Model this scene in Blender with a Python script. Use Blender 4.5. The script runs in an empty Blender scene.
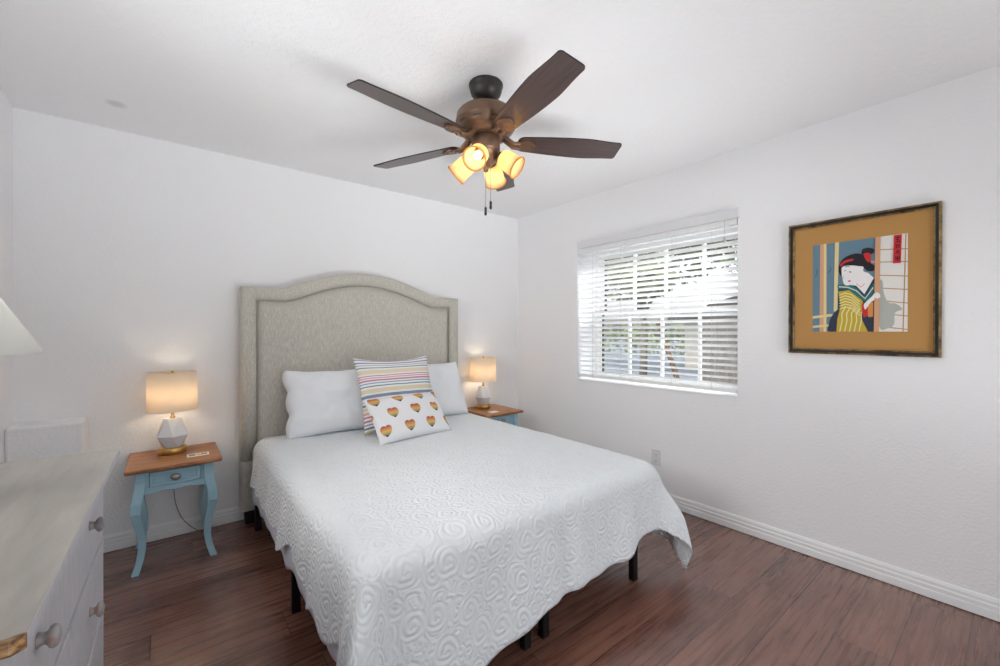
import bpy, bmesh, math, random
from mathutils import Vector, Matrix, noise as mnoise

D = bpy.data
SC = bpy.context.scene
COL = SC.collection
PI = math.pi
R = math.radians
random.seed(7)

# ------------------------------------------------------------------ camera, world, light
def setup():
    f, yaw, pitch, roll = 418.753, 0.673138, -0.0030197, 0.0006618
    F = Vector((math.sin(yaw) * math.cos(pitch), math.cos(yaw) * math.cos(pitch), math.sin(pitch)))
    r0 = Vector((math.cos(yaw), -math.sin(yaw), 0))
    u0 = r0.cross(F)
    r = r0 * math.cos(roll) + u0 * math.sin(roll)
    u = -r0 * math.sin(roll) + u0 * math.cos(roll)
    cam = D.cameras.new('camera')
    cam.sensor_fit = 'HORIZONTAL'
    cam.sensor_width = 36
    cam.lens = f / 1000 * 36
    cam.clip_start = 0.02
    o = D.objects.new('camera', cam)
    COL.objects.link(o)
    m = Matrix((r, u, -F)).transposed().to_4x4()
    m.translation = Vector((-2.857661, -3.293876, 1.270331))
    o.matrix_world = m
    SC.camera = o
    # sky
    w = D.worlds.new('sky')
    SC.world = w
    w.use_nodes = True
    nt = w.node_tree
    nt.nodes.clear()
    sky = nt.nodes.new('ShaderNodeTexSky')
    sky.sky_type = 'NISHITA'
    sky.sun_disc = False
    sky.sun_elevation = R(50)
    sky.sun_rotation = R(-90)
    sky.air_density = 1.0
    sky.dust_density = 4.0
    hs = nt.nodes.new('ShaderNodeHueSaturation')
    hs.inputs['Saturation'].default_value = 0.35
    bg = nt.nodes.new('ShaderNodeBackground')
    bg.inputs['Strength'].default_value = 0.36
    out = nt.nodes.new('ShaderNodeOutputWorld')
    nt.links.new(sky.outputs[0], hs.inputs['Color'])
    nt.links.new(hs.outputs[0], bg.inputs[0])
    nt.links.new(bg.outputs[0], out.inputs[0])
    s = D.lights.new('sun', 'SUN')
    s.energy = 0.75
    s.angle = R(3)
    s.color = (1, .98, .95)
    so = D.objects.new('sun', s)
    COL.objects.link(so)
    so.rotation_euler = Vector((1.0, 0.55, -1.25)).to_track_quat('-Z', 'Y').to_euler()
    so.location = (-6, -4, 9)

    def area(name, loc, aim, sx, sy, watts, col, spread=180):
        l = D.lights.new(name, 'AREA')
        l.shape = 'RECTANGLE'
        l.size, l.size_y = sx, sy
        l.energy = watts
        l.color = col
        l.spread = R(spread)
        a = D.objects.new(name, l)
        COL.objects.link(a)
        a.location = loc
        a.rotation_euler = Vector(aim).to_track_quat('-Z', 'Y').to_euler()
        return a
    # added fill lights: from the left, up at the ceiling, level from behind the camera;
    # daylight: from the sky above the blind's window
    area('added_side_fill', (-3.80, -1.85, 1.72), (1, 0, -.12), 1.2, .9, 25, (.965, .985, 1))
    area('added_ceiling_fill', (-1.55, -4.75, .30), (.02, .62, .78), 2.3, .7, 39, (.965, .985, 1), 88)
    area('added_front_fill', (-1.55, -4.62, 1.2), (-.1, 1, -.05), 2.3, 1.8, 11, (.965, .985, 1))
    area('window_daylight', (1.7, -2.5, 3.2), (-1, .5, -1.0), 2.2, 1.2, 480, (.95, .975, 1))
    SC.view_settings.view_transform = 'Standard'
    SC.view_settings.look = 'None'
    SC.view_settings.gamma = 1
    SC.view_settings.use_curve_mapping = False
    SC.view_settings.exposure = 0.2
    SC.cycles.use_denoising = True
    SC.cycles.max_bounces = 12
    SC.cycles.diffuse_bounces = 8
    SC.cycles.transparent_max_bounces = 12
    SC.cycles.sample_clamp_indirect = 6
setup()

# ------------------------------------------------------------------ material helpers
def lin(h):
    if not isinstance(h, str):
        return tuple(h)
    h = h.lstrip('#')
    v = [int(h[i:i + 2], 16) / 255 for i in (0, 2, 4)]
    return tuple((x / 12.92 if x <= .04045 else ((x + .055) / 1.055) ** 2.4) for x in v) + (1,)

class MB:
    """material builder"""
    def __init__(s, name, col='#ffffff', rough=.5, metal=0, spec=.5):
        s.m = D.materials.new(name)
        s.m.use_nodes = True
        s.nt = s.m.node_tree
        s.b = s.nt.nodes['Principled BSDF']
        s.out = s.nt.nodes['Material Output']
        s.b.inputs['Base Color'].default_value = lin(col)
        s.b.inputs['Roughness'].default_value = rough
        s.b.inputs['Metallic'].default_value = metal
        s.b.inputs['Specular IOR Level'].default_value = spec
    def n(s, t, **kw):
        x = s.nt.nodes.new(t)
        for k, v in kw.items():
            setattr(x, k, v)
        return x
    def l(s, a, b):
        s.nt.links.new(a, b)
    def put(s, sock, v):
        if isinstance(v, (int, float)):
            sock.default_value = v
        elif isinstance(v, tuple):
            sock.default_value = v
        else:
            s.l(v, sock)
    def op(s, o, a, b=0.0, c=0.0):
        x = s.n('ShaderNodeMath', operation=o)
        s.put(x.inputs[0], a); s.put(x.inputs[1], b); s.put(x.inputs[2], c)
        return x.outputs[0]
    def coord(s, which='Object', scale=(1, 1, 1), rot=(0, 0, 0), loc=(0, 0, 0)):
        t = s.n('ShaderNodeTexCoord')
        mp = s.n('ShaderNodeMapping')
        mp.inputs['Scale'].default_value = scale
        mp.inputs['Rotation'].default_value = rot
        mp.inputs['Location'].default_value = loc
        s.l(t.outputs[which], mp.inputs[0])
        return mp.outputs[0]
    def noise(s, vec, scale, detail=3, rough=.55, dist=0):
        x = s.n('ShaderNodeTexNoise')
        x.inputs['Scale'].default_value = scale
        x.inputs['Detail'].default_value = detail
        x.inputs['Roughness'].default_value = rough
        x.inputs['Distortion'].default_value = dist
        if vec is not None:
            s.l(vec, x.inputs['Vector'])
        return x
    def ramp(s, fac, stops, interp='LINEAR'):
        x = s.n('ShaderNodeValToRGB')
        x.color_ramp.interpolation = interp
        e = x.color_ramp.elements
        while len(e) < len(stops):
            e.new(0.5)
        for i, (p, c) in enumerate(stops):
            e[i].position = p
            e[i].color = lin(c) if isinstance(c, str) else (c, c, c, 1)
        s.put(x.inputs[0], fac)
        return x.outputs[0]
    def mix(s, fac, a, b):
        x = s.n('ShaderNodeMix', data_type='RGBA')
        s.put(x.inputs[0], fac)
        s.put(x.inputs[6], lin(a) if isinstance(a, str) else a)
        s.put(x.inputs[7], lin(b) if isinstance(b, str) else b)
        return x.outputs[2]
    def bump(s, h, strength=.3, dist=.01, normal=None):
        x = s.n('ShaderNodeBump')
        x.inputs['Strength'].default_value = strength
        x.inputs['Distance'].default_value = dist
        s.put(x.inputs['Height'], h)
        if normal is not None:
            s.l(normal, x.inputs['Normal'])
        return x.outputs[0]
    def color(s, v): s.put(s.b.inputs['Base Color'], v); return s
    def normal(s, v): s.l(v, s.b.inputs['Normal']); return s

def plain(name, col, rough=.5, metal=0, spec=.5, nscale=0, nstr=.15, ndist=.002, var=None):
    b = MB(name, col, rough, metal, spec)
    v = b.coord()
    if nscale:
        nz = b.noise(v, nscale)
        b.normal(b.bump(nz.outputs[0], nstr, ndist))
    if var:
        nv = b.noise(v, var[0], 4)
        b.color(b.mix(nv.outputs[0], col, var[1]))
    return b.m

M = {}
def build_materials():
    # orange-peel walls, knock-down ceiling
    b = MB('wall_paint', '#f0f0f1', .75, 0, .25)
    v = b.coord()
    n1 = b.noise(v, 75, 2, .5)
    n2 = b.noise(v, 9, 3, .5)
    h = b.op('MULTIPLY_ADD', n2.outputs[0], .6, n1.outputs[0])
    b.normal(b.bump(h, .45, .006))
    M['wall'] = b.m
    b = MB('ceiling_paint', '#f0f0f1', .8, 0, .2)
    v = b.coord()
    n1 = b.noise(v, 42, 3, .6)
    h = b.ramp(n1.outputs[0], [(.42, 0.0), (.6, 1.0)])
    b.normal(b.bump(h, .3, .004))
    # small grey smudge on the paint
    ds = b.n('ShaderNodeVectorMath', operation='DISTANCE'); b.l(v, ds.inputs[0]); ds.inputs[1].default_value = (-3.057, -.376, 2.44)
    sm = b.ramp(ds.outputs['Value'], [(.02, .45), (.05, 0.0)])
    b.color(b.mix(sm, '#f0f0f1', '#b5b5b8'))
    M['ceiling'] = b.m
    M['trim'] = plain('trim_white', '#eeefef', .4, 0, .4)
    M['vinyl'] = plain('window_vinyl', '#f0f0ef', .4)
    M['slat'] = plain('blind_white', '#f1f1f0', .45)
    M['valance'] = plain('blind_valance', '#dedee0', .5)
    M['cord'] = plain('cord_grey', '#bdbdbd', .6)
    M['gasket'] = plain('gasket_dark', '#3c3c38', .7)
    # plank floor
    b = MB('plank_floor', '#5a3b35', .34, 0, .4)
    v = b.coord()
    sp = b.n('ShaderNodeSeparateXYZ'); b.l(v, sp.inputs[0])
    PW, PL = .178, 1.22
    ry = b.op('DIVIDE', b.op('ADD', sp.outputs[1], 2.085 + 20 * PW), PW)
    row = b.op('FLOOR', ry)
    fy = b.op('FRACT', ry)
    wn = b.n('ShaderNodeTexWhiteNoise', noise_dimensions='1D'); b.l(row, wn.inputs['W'])
    rx = b.op('DIVIDE', b.op('ADD', b.op('ADD', sp.outputs[0], 30.0), b.op('MULTIPLY', wn.outputs[0], PL)), PL)
    cl = b.op('FLOOR', rx)
    fx = b.op('FRACT', rx)
    cv = b.n('ShaderNodeCombineXYZ'); b.l(row, cv.inputs[0]); b.l(cl, cv.inputs[1])
    wp = b.n('ShaderNodeTexWhiteNoise', noise_dimensions='2D'); b.l(cv.outputs[0], wp.inputs['Vector'])
    off = b.n('ShaderNodeVectorMath', operation='SCALE'); b.l(wp.outputs['Color'], off.inputs[0]); off.inputs['Scale'].default_value = 9
    add = b.n('ShaderNodeVectorMath', operation='ADD'); b.l(v, add.inputs[0]); b.l(off.outputs[0], add.inputs[1])
    def stretched(sx, sy, scale, det, dist=0):
        mp = b.n('ShaderNodeMapping'); mp.inputs['Scale'].default_value = (sx, sy, 1)
        b.l(add.outputs[0], mp.inputs[0])
        return b.noise(mp.outputs[0], scale, det, .62, dist).outputs[0]
    g1 = stretched(.9, 20, 2.6, 7, .25)
    g2 = stretched(2.2, 60, 3, 5, .3)
    g3 = stretched(1, 2.3, 2.2, 4, .8)
    t = b.op('ADD', b.op('MULTIPLY', g1, .36), b.op('ADD', b.op('MULTIPLY', g2, .46), b.op('MULTIPLY', g3, .38)))
    t = b.op('ADD', t, b.op('MULTIPLY', b.op('SUBTRACT', wp.outputs['Value'], .5), .16))
    colr = b.ramp(t, [(.34, '#42271f'), (.48, '#603d32'), (.60, '#785043'), (.74, '#8f6454'), (.92, '#a67c6a')])
    ey = b.op('MINIMUM', fy, b.op('SUBTRACT', 1.0, fy))
    ex = b.op('MINIMUM', fx, b.op('SUBTRACT', 1.0, fx))
    seam = b.op('MAXIMUM', b.op('LESS_THAN', ey, .011), b.op('LESS_THAN', ex, .0016))
    b.color(b.mix(b.op('MULTIPLY', seam, .75), colr, '#1c100d'))
    b.normal(b.bump(b.op('SUBTRACT', b.op('MULTIPLY', g2, .35), seam), .25, .0015))
    b.put(b.b.inputs['Roughness'], b.op('MULTIPLY_ADD', g1, .16, .20))
    b.b.inputs['Coat Weight'].default_value = .65
    b.b.inputs['Coat IOR'].default_value = 1.65
    b.b.inputs['Coat Roughness'].default_value = .2
    M['floor'] = b.m
    # linen headboard
    b = MB('grey_linen', '#a39e8e', .95, 0, .1)
    v = b.coord('Object', (60, 60, 5))
    v2 = b.coord('Object', (5, 5, 50))
    na = b.noise(v, 5, 4, .7); nb = b.noise(v2, 5, 3, .7)
    t = b.op('ADD', b.op('MULTIPLY', na.outputs[0], .8), b.op('MULTIPLY', nb.outputs[0], .2))
    b.color(b.ramp(t, [(.34, '#aca89d'), (.5, '#c3bfb4'), (.64, '#d7d3c9')]))
    b.normal(b.bump(t, .4, .002))
    b.b.inputs['Sheen Weight'].default_value = .15
    M['linen'] = b.m
    M['black_metal'] = plain('black_metal', '#1a1718', .5, .3, .4)
    M['dark_wood'] = plain('dark_wood', '#1d1614', .6)
    # bedding
    b = MB('white_sheet', '#eceef0', .85, 0, .2)
    v = b.coord()
    n1 = b.noise(v, 9, 3, .5, .4)
    b.normal(b.bump(n1.outputs[0], .25, .02))
    M['sheet'] = b.m
    b = MB('pale_sheet', '#dfe1ee', .8, 0, .2)
    v = b.coord('Object', (3, 3, 22))
    n1 = b.noise(v, 3, 3)
    b.normal(b.bump(n1.outputs[0], .3, .01))
    M['flat_sheet'] = b.m
    b = MB('pillow_cotton', '#eceef1', .85, 0, .2)
    v = b.coord()
    n1 = b.noise(v, 7, 3, .55, 1.2)
    b.normal(b.bump(n1.outputs[0], .35, .02))
    M['pillow'] = b.m
    # rose embossed coverlet, pattern laid out in cloth metres (uv)
    b = MB('rose_coverlet', '#e8ecee', .85, 0, .2)
    t = b.n('ShaderNodeTexCoord')
    dn = b.noise(t.outputs['UV'], 10, 3)
    dsc = b.n('ShaderNodeVectorMath', operation='SCALE'); b.l(dn.outputs['Color'], dsc.inputs[0]); dsc.inputs['Scale'].default_value = .034
    uv = b.n('ShaderNodeVectorMath', operation='ADD'); b.l(t.outputs['UV'], uv.inputs[0]); b.l(dsc.outputs[0], uv.inputs[1])
    vo = b.n('ShaderNodeTexVoronoi', voronoi_dimensions='2D', feature='F1'); vo.inputs['Scale'].default_value = 8.2
    vo.inputs['Randomness'].default_value = .75
    b.l(uv.outputs[0], vo.inputs['Vector'])
    df = b.n('ShaderNodeVectorMath', operation='SUBTRACT')
    b.l(uv.outputs[0], df.inputs[0])
    b.l(vo.outputs['Position'], df.inputs[1])
    s2 = b.n('ShaderNodeSeparateXYZ'); b.l(df.outputs[0], s2.inputs[0])
    ang = b.op('ARCTAN2', s2.outputs[1], s2.outputs[0])
    # petals: spiral rings broken up by angle
    wob = b.op('MULTIPLY', b.op('SINE', b.op('MULTIPLY', ang, 3.0)), .7)
    ph = b.op('ADD', b.op('MULTIPLY', vo.outputs['Distance'], 34.0), b.op('ADD', ang, wob))
    rings = b.op('POWER', b.op('ABSOLUTE', b.op('SINE', b.op('MULTIPLY', ph, .5))), 1.6)
    inrose = b.ramp(vo.outputs['Distance'], [(.34, 1.0), (.46, 0.0)])
    v3 = b.n('ShaderNodeTexVoronoi', voronoi_dimensions='2D', feature='F1'); v3.inputs['Scale'].default_value = 17
    b.l(uv.outputs[0], v3.inputs['Vector'])
    leaf = b.op('POWER', b.op('ABSOLUTE', b.op('SINE', b.op('MULTIPLY_ADD', v3.outputs['Distance'], 9.0, b.op('MULTIPLY', ang, .5)))), 1.5)
    hh = b.op('ADD', b.op('MULTIPLY', rings, inrose), b.op('MULTIPLY', leaf, b.op('SUBTRACT', 1.0, inrose)))
    nf = b.noise(t.outputs['UV'], 420, 2)
    hh = b.op('ADD', hh, b.op('MULTIPLY', nf.outputs[0], .12))
    b.normal(b.bump(hh, .55, .006))
    M['coverlet'] = b.m
    # striped cushion (uv 0..1)
    b = MB('striped_cotton', '#ffffff', .9, 0, .15)
    t = b.n('ShaderNodeTexCoord'); sx = b.n('ShaderNodeSeparateXYZ'); b.l(t.outputs['UV'], sx.inputs[0])
    W = '#e9e8e8'
    seq = [('#c9bfa2', .030), (W, .018), ('#4f6b6c', .018), (W, .02), ('#5d7f9b', .016), (W, .02), ('#c7566d', .022), (W, .022), ('#bb4a62', .016), (W, .02), ('#d9a58f', .025), (W, .02),
           ('#d8c79e', .028), (W, .016), ('#46696b', .022), (W, .022), ('#8fa6b4', .014), (W, .026), ('#5c6f92', .034), (W, .022), ('#d7c9a4', .05), (W, .018), ('#4d6a74', .016), (W, .02),
           ('#6f8eaf', .014), (W, .016), ('#b9476b', .018), (W, .012), ('#d08aa0', .014), (W, .014), ('#c2405f', .012), (W, .02), ('#ddceac', .05), (W, .02), ('#4e7573', .014), (W, .02),
           ('#8a8fae', .012), (W, .022), ('#7d7192', .014), (W, .03), ('#8c86a0', .012), (W, .03)]
    tot = sum(w for _, w in seq)
    seq2 = []
    acc = 0
    for cc, w in seq:
        seq2.append((acc / tot, cc)); acc += w
    half = len(seq2) // 2
    lo, hi = seq2[:half], seq2[half:]
    r1 = b.ramp(sx.outputs[1], lo[:31], 'CONSTANT')
    r2 = b.ramp(sx.outputs[1], hi[:31], 'CONSTANT')
    cc = b.mix(b.op('GREATER_THAN', sx.outputs[1], hi[0][0]), r1, r2)
    fz = b.noise(b.coord(), 260, 2)
    b.color(b.mix(b.op('MULTIPLY', fz.outputs[0], .35), cc, W))
    b.normal(b.bump(b.noise(b.coord(), 130, 2).outputs[0], .25, .003))
    M['stripes'] = b.m
    # hearts cushion (uv in metres)
    b = MB('hearts_cotton', '#ececee', .9, 0, .15)
    t = b.n('ShaderNodeTexCoord'); sx = b.n('ShaderNodeSeparateXYZ'); b.l(t.outputs['UV'], sx.inputs[0])
    CW, RH = .165, .107
    ryy = b.op('DIVIDE', b.op('ADD', sx.outputs[1], RH * 20 + .045), RH)
    rw = b.op('FLOOR', ryy)
    par = b.op('MODULO', rw, 2.0)
    cxx = b.op('ADD', b.op('DIVIDE', b.op('ADD', sx.outputs[0], CW * 20 + .06), CW), b.op('MULTIPLY', par, .5))
    hx = b.op('MULTIPLY', b.op('SUBTRACT', b.op('FRACT', cxx), .5), CW / .033)
    hy = b.op('MULTIPLY', b.op('SUBTRACT', b.op('FRACT', ryy), .5), RH / .033)
    x2 = b.op('MULTIPLY', hx, hx); y2 = b.op('MULTIPLY', hy, hy)
    a = b.op('SUBTRACT', b.op('ADD', x2, y2), 1.0)
    a3 = b.op('MULTIPLY', a, b.op('MULTIPLY', a, a))
    hv = b.op('SUBTRACT', a3, b.op('MULTIPLY', x2, b.op('MULTIPLY', y2, hy)))
    inside = b.op('LESS_THAN', hv, 0.0)
    st = b.op('MULTIPLY_ADD', hy, .45, .45)
    hc = b.ramp(st, [(0, '#2b222a'), (.16, '#95906a'), (.33, '#c9a668'), (.45, '#d9b06a'), (.58, '#d6985c'), (.72, '#c97d58'), (.86, '#a85d4a')], 'CONSTANT')
    b.color(b.mix(inside, '#e8e8ea', hc))
    b.normal(b.bump(b.noise(b.coord(), 150, 2).outputs[0], .2, .003))
    M['hearts'] = b.m
    # nightstand
    b = MB('stained_top', '#7a4a2c', .4, 0, .4)
    v = b.coord('Object', (4, 55, 20))
    n1 = b.noise(v, 1.7, 6, .6, .5)
    b.color(b.ramp(n1.outputs[0], [(.3, '#6a4329'), (.5, '#a26c45'), (.7, '#bd8b60')]))
    b.normal(b.bump(n1.outputs[0], .12, .002))
    M['wood_top'] = b.m
    M['blue_paint'] = plain('blue_paint', '#a3c6d4', .5, 0, .4, 40, .1, .002, (6, '#97bccb'))
    M['pewter'] = plain('antique_pewter', '#a8a39a', .35, .9, .5, 60, .2, .002)
    M['ceramic'] = plain('ceramic_white', '#e9ebee', .35, 0, .4)
    M['ceramic_grey'] = plain('ceramic_grey', '#cfd3da', .45, 0, .4)
    M['brass'] = plain('brushed_brass', '#cfa765', .3, 1.0)
    M['card'] = plain('printed_card', '#efece6', .5)
    M['card_ink'] = plain('card_ink', '#8f8d8c', .6)
    M['card_orange'] = plain('card_orange', '#d9b08c', .6)
    # translucent shades
    def shade(name, col, tr, rough=.8):
        b = MB(name, col, rough, 0, .1)
        tl = b.n('ShaderNodeBsdfTranslucent'); tl.inputs[0].default_value = lin(tr)
        mx = b.n('ShaderNodeMixShader'); mx.inputs[0].default_value = .62
        v = b.coord('Object', (200, 200, 60))
        b.normal(b.bump(b.noise(v, 2, 2).outputs[0], .1, .001))
        b.l(b.b.outputs[0], mx.inputs[1]); b.l(tl.outputs[0], mx.inputs[2])
        b.l(mx.outputs[0], b.out.inputs[0])
        return b.m
    M['shade'] = shade('linen_shade', '#f6f2ea', '#fdf0dc')
    M['white_shade'] = shade('cream_shade', '#f2f2f0', '#f0f0ec')
    M['amber_glass'] = shade('amber_glass', '#f7e6c4', '#fdebc4', .25)
    M['amber_rim'] = shade('amber_rim', '#e6bb6c', '#f2c266', .25)
    def glow(name, col, strength):
        b = MB(name, col, .4)
        b.b.inputs['Emission Color'].default_value = col if isinstance(col, tuple) else lin(col)
        b.b.inputs['Emission Strength'].default_value = strength
        return b.m
    M['lamp_bulb'] = glow('lamp_bulb', (1, .80, .57, 1), 23)
    M['fan_bulb'] = glow('fan_bulb', (1, .76, .48, 1), 15)
    # fan
    M['bronze'] = plain('oil_bronze', '#6d5443', .40, .55, .5, 30, .1, .002, (5, '#7a614f'))
    M['dark_bronze'] = plain('dark_bronze', '#34302e', .45, .4, .5)
    b = MB('blade_walnut', '#43302a', .34, 0, 1.0)
    v = b.coord('Object', (3, 70, 10))
    n1 = b.noise(v, 1.5, 6, .65, .3)
    b.color(b.ramp(n1.outputs[0], [(.3, '#2a1c19'), (.5, '#42302c'), (.7, '#583f38')]))
    M['blade'] = b.m
    M['blade_edge'] = plain('blade_edge', '#15100f', .5)
    # dresser
    b = MB('whitewash_grey', '#a8a7aa', .5, 0, .35)
    v = b.coord('Object', (20, 20, 5))
    n1 = b.noise(v, 3, 5, .6, .3)
    b.color(b.ramp(n1.outputs[0], [(.3, '#bbbabe'), (.55, '#c4c3c7'), (.75, '#cccbce')]))
    b.normal(b.bump(n1.outputs[0], .08, .002))
    M['grey_paint'] = b.m
    b = MB('worn_grey_top', '#b0aba2', .33, 0, .5)
    v = b.coord('Object', (14, 2.2, 10))
    n1 = b.noise(v, 2, 5, .6, .4)
    base = b.ramp(n1.outputs[0], [(.3, '#98948c'), (.55, '#a6a199'), (.75, '#b2ada5')])
    t = b.n('ShaderNodeTexCoord'); sx = b.n('ShaderNodeSeparateXYZ'); b.l(t.outputs['Object'], sx.inputs[0])
    nw = b.noise(t.outputs['Object'], 16, 4, .6)
    wear = b.op('GREATER_THAN', b.op('ADD', b.op('MULTIPLY', b.op('SUBTRACT', -1.020, sx.outputs[1]), 24.0), nw.outputs[0]), .62)
    vd = b.n('ShaderNodeTexVoronoi', feature='F1'); vd.inputs['Scale'].default_value = 9
    b.l(b.coord('Object', (1, .45, 1)), vd.inputs['Vector'])
    dots = b.op('LESS_THAN', vd.outputs['Distance'], .045)
    c1 = b.mix(b.op('MULTIPLY', dots, .4), base, '#7d7060')
    nw2 = b.noise(b.coord('Object', (8, 60, 60)), 2, 5, .6)
    wood = b.ramp(nw2.outputs[0], [(.35, '#5d4733'), (.5, '#8e6c4a'), (.62, '#c79a68'), (.75, '#a9a49b')])
    b.color(b.mix(wear, c1, wood))
    M['grey_top'] = b.m
    b = MB('worn_knob', '#9c9696', .35, 0, .5)
    n1 = b.noise(b.coord(), 28, 3, .6)
    b.color(b.ramp(n1.outputs[0], [(.35, '#77706f'), (.6, '#a39d9d'), (.72, '#a07b61')]))
    M['knob'] = b.m
    M['gap'] = plain('gap_dark', '#4a4749', .8)
    # picture
    b = MB('gilt_frame', '#7d6743', .45, .35, .4)
    n1 = b.noise(b.coord(), 22, 5, .7)
    b.color(b.ramp(n1.outputs[0], [(.35, '#3d3020'), (.5, '#7a6442'), (.66, '#a48d62')]))
    M['gilt'] = b.m
    M['frame_black'] = plain('frame_black', '#171412', .3)
    b = MB('ochre_mat', '#b07a3c', .85, 0, .2)
    n1 = b.noise(b.coord('Object', (1, 40, 160)), 3, 3)
    b.color(b.mix(n1.outputs[0], '#ad8049', '#bd925b'))
    M['mat'] = b.m
    for k, cc in dict(p_blue='#688494', p_post='#d1a07c', p_cream='#dccb95', p_hair='#2f2c30', p_skin='#e8e4e4', p_red='#c4383c', p_teal='#2f7470', p_navy='#3c4050', p_yellow='#c0a843', p_pale='#e6dca0',
                      p_screen='#dedbd5', p_shadow='#aeb0a8', p_line='#b98a63', p_pink='#d98e84', p_ink='#38222a', p_orange='#cf8a4c').items():
        M[k] = plain(k, cc, .8, 0, .15)
    M['plate'] = plain('outlet_plate', '#dcdcdc', .4)
    M['slot'] = plain('outlet_slot', '#6e6e6e', .6)
    # outdoors
    b = MB('outdoor_paving', '#b9c3ca', .9)
    n1 = b.noise(b.coord(), 1.5, 5, .6)
    b.color(b.mix(n1.outputs[0], '#727d88', '#8b96a0'))
    M['paving'] = b.m
    b = MB('fence_wood', '#9a9083', .85)
    n1 = b.noise(b.coord('Object', (8, 8, .8)), 4, 5, .6)
    b.color(b.ramp(n1.outputs[0], [(.3, '#47453f'), (.6, '#66625b'), (.8, '#7a766f')]))
    M['fence'] = b.m
    M['bark'] = plain('bark', '#8d8577', .9, 0, .2, 14, .6, .02, (8, '#6f675b'))
    M['post'] = plain('post_wood', '#54422f', .8, 0, .2, 20, .3, .01, (5, '#3d2d1d'))
    M['leaf'] = plain('leaf_olive', '#6f7f52', .7, 0, .3, 0, 0, 0, (2, '#4f6140'))
    M['leaf2'] = plain('leaf_pale', '#8a9670', .7, 0, .3, 0, 0, 0, (2, '#66764f'))
    M['roof'] = plain('grey_shingle', '#6d6a66', .9, 0, .2, 30, .3, .01, (3, '#5a5753'))
    M['stucco'] = plain('pale_stucco', '#c9c4b8', .9)
    # glass pane
    b = MB('pane_glass', '#ffffff', .02)
    tr = b.n('ShaderNodeBsdfTransparent'); gl = b.n('ShaderNodeBsdfGlossy'); gl.inputs['Roughness'].default_value = .02
    fr = b.n('ShaderNodeFresnel'); fr.inputs['IOR'].default_value = 1.45
    mx = b.n('ShaderNodeMixShader')
    b.l(b.op('MULTIPLY', fr.outputs[0], .8), mx.inputs[0]); b.l(tr.outputs[0], mx.inputs[1]); b.l(gl.outputs[0], mx.inputs[2])
    b.l(mx.outputs[0], b.out.inputs[0])
    M['glass'] = b.m
build_materials()

# ------------------------------------------------------------------ mesh helpers
def bm_new(): return bmesh.new()

def box(bm, x0, x1, y0, y1, z0, z1, mi=0, mat=None):
    vs = [bm.verts.new(Vector(p)) for p in ((x0, y0, z0), (x1, y0, z0), (x1, y1, z0), (x0, y1, z0), (x0, y0, z1), (x1, y0, z1), (x1, y1, z1), (x0, y1, z1))]
    if mat:
        for v in vs: v.co = mat @ v.co
    for q in ((0, 3, 2, 1), (4, 5, 6, 7), (0, 1, 5, 4), (1, 2, 6, 5), (2, 3, 7, 6), (3, 0, 4, 7)):
        f = bm.faces.new([vs[i] for i in q]); f.material_index = mi
    return vs

def lathe(bm, prof, segs=32, mat=None, mi=0, cap0=True, cap1=True, smooth=True, phase=0):
    rings = []
    for r, z in prof:
        ring = []
        for k in range(segs):
            a = 2 * PI * k / segs + phase
            p = Vector((r * math.cos(a), r * math.sin(a), z))
            ring.append(bm.verts.new(mat @ p if mat else p))
        rings.append(ring)
    for a, b in zip(rings, rings[1:]):
        for k in range(segs):
            f = bm.faces.new((a[k], a[(k + 1) % segs], b[(k + 1) % segs], b[k])); f.smooth = smooth; f.material_index = mi
    if cap0:
        f = bm.faces.new(rings[0][::-1]); f.material_index = mi
    if cap1:
        f = bm.faces.new(rings[-1]); f.material_index = mi
    return rings

def tube(bm, pts, rad, segs=10, mi=0, square=False):
    pts = [Vector(p) for p in pts]
    n = len(pts)
    rads = rad if isinstance(rad, (list, tuple)) else [rad] * n
    rings = []
    ref = None
    for i, p in enumerate(pts):
        t = (pts[min(i + 1, n - 1)] - pts[max(i - 1, 0)]).normalized()
        if ref is None:
            ref = t.cross(Vector((0, 0, 1)))
            if ref.length < .1: ref = t.cross(Vector((0, 1, 0)))
            ref.normalize()
        ref = (ref - t * ref.dot(t)).normalized()
        bi = t.cross(ref)
        ring = []
        for k in range(segs):
            a = 2 * PI * k / segs
            ring.append(bm.verts.new(p + (ref * math.cos(a) + bi * math.sin(a)) * rads[i]))
        rings.append(ring)
    for a, b in zip(rings, rings[1:]):
        for k in range(segs):
            f = bm.faces.new((a[k], a[(k + 1) % segs], b[(k + 1) % segs], b[k])); f.smooth = True; f.material_index = mi
    f = bm.faces.new(rings[0][::-1]); f.material_index = mi
    f = bm.faces.new(rings[-1]); f.material_index = mi

def loft_square(bm, secs, mi=0):
    """secs: (x, y, z, half width); square sections"""
    rings = []
    for x, y, z, h in secs:
        rings.append([bm.verts.new((x + sx * h, y + sy * h, z)) for sx, sy in ((-1, -1), (1, -1), (1, 1), (-1, 1))])
    for a, b in zip(rings, rings[1:]):
        for k in range(4):
            f = bm.faces.new((a[k], a[(k + 1) % 4], b[(k + 1) % 4], b[k])); f.material_index = mi
    bm.faces.new(rings[0][::-1]); bm.faces.new(rings[-1])

def prism(bm, outline, y0, y1, mi=0, axis='y'):
    """closed outline in (x,z) extruded along y (or (y,z) along x, or (x,y) along z)"""
    def P(a, b, d):
        return {'y': (a, d, b), 'x': (d, a, b), 'z': (a, b, d)}[axis]
    A = [bm.verts.new(P(a, b, y0)) for a, b in outline]
    B = [bm.verts.new(P(a, b, y1)) for a, b in outline]
    n = len(A)
    for k in range(n):
        f = bm.faces.new((A[k], A[(k + 1) % n], B[(k + 1) % n], B[k])); f.material_index = mi
    f = bm.faces.new(A[::-1]); f.material_index = mi
    f = bm.faces.new(B); f.material_index = mi

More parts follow.
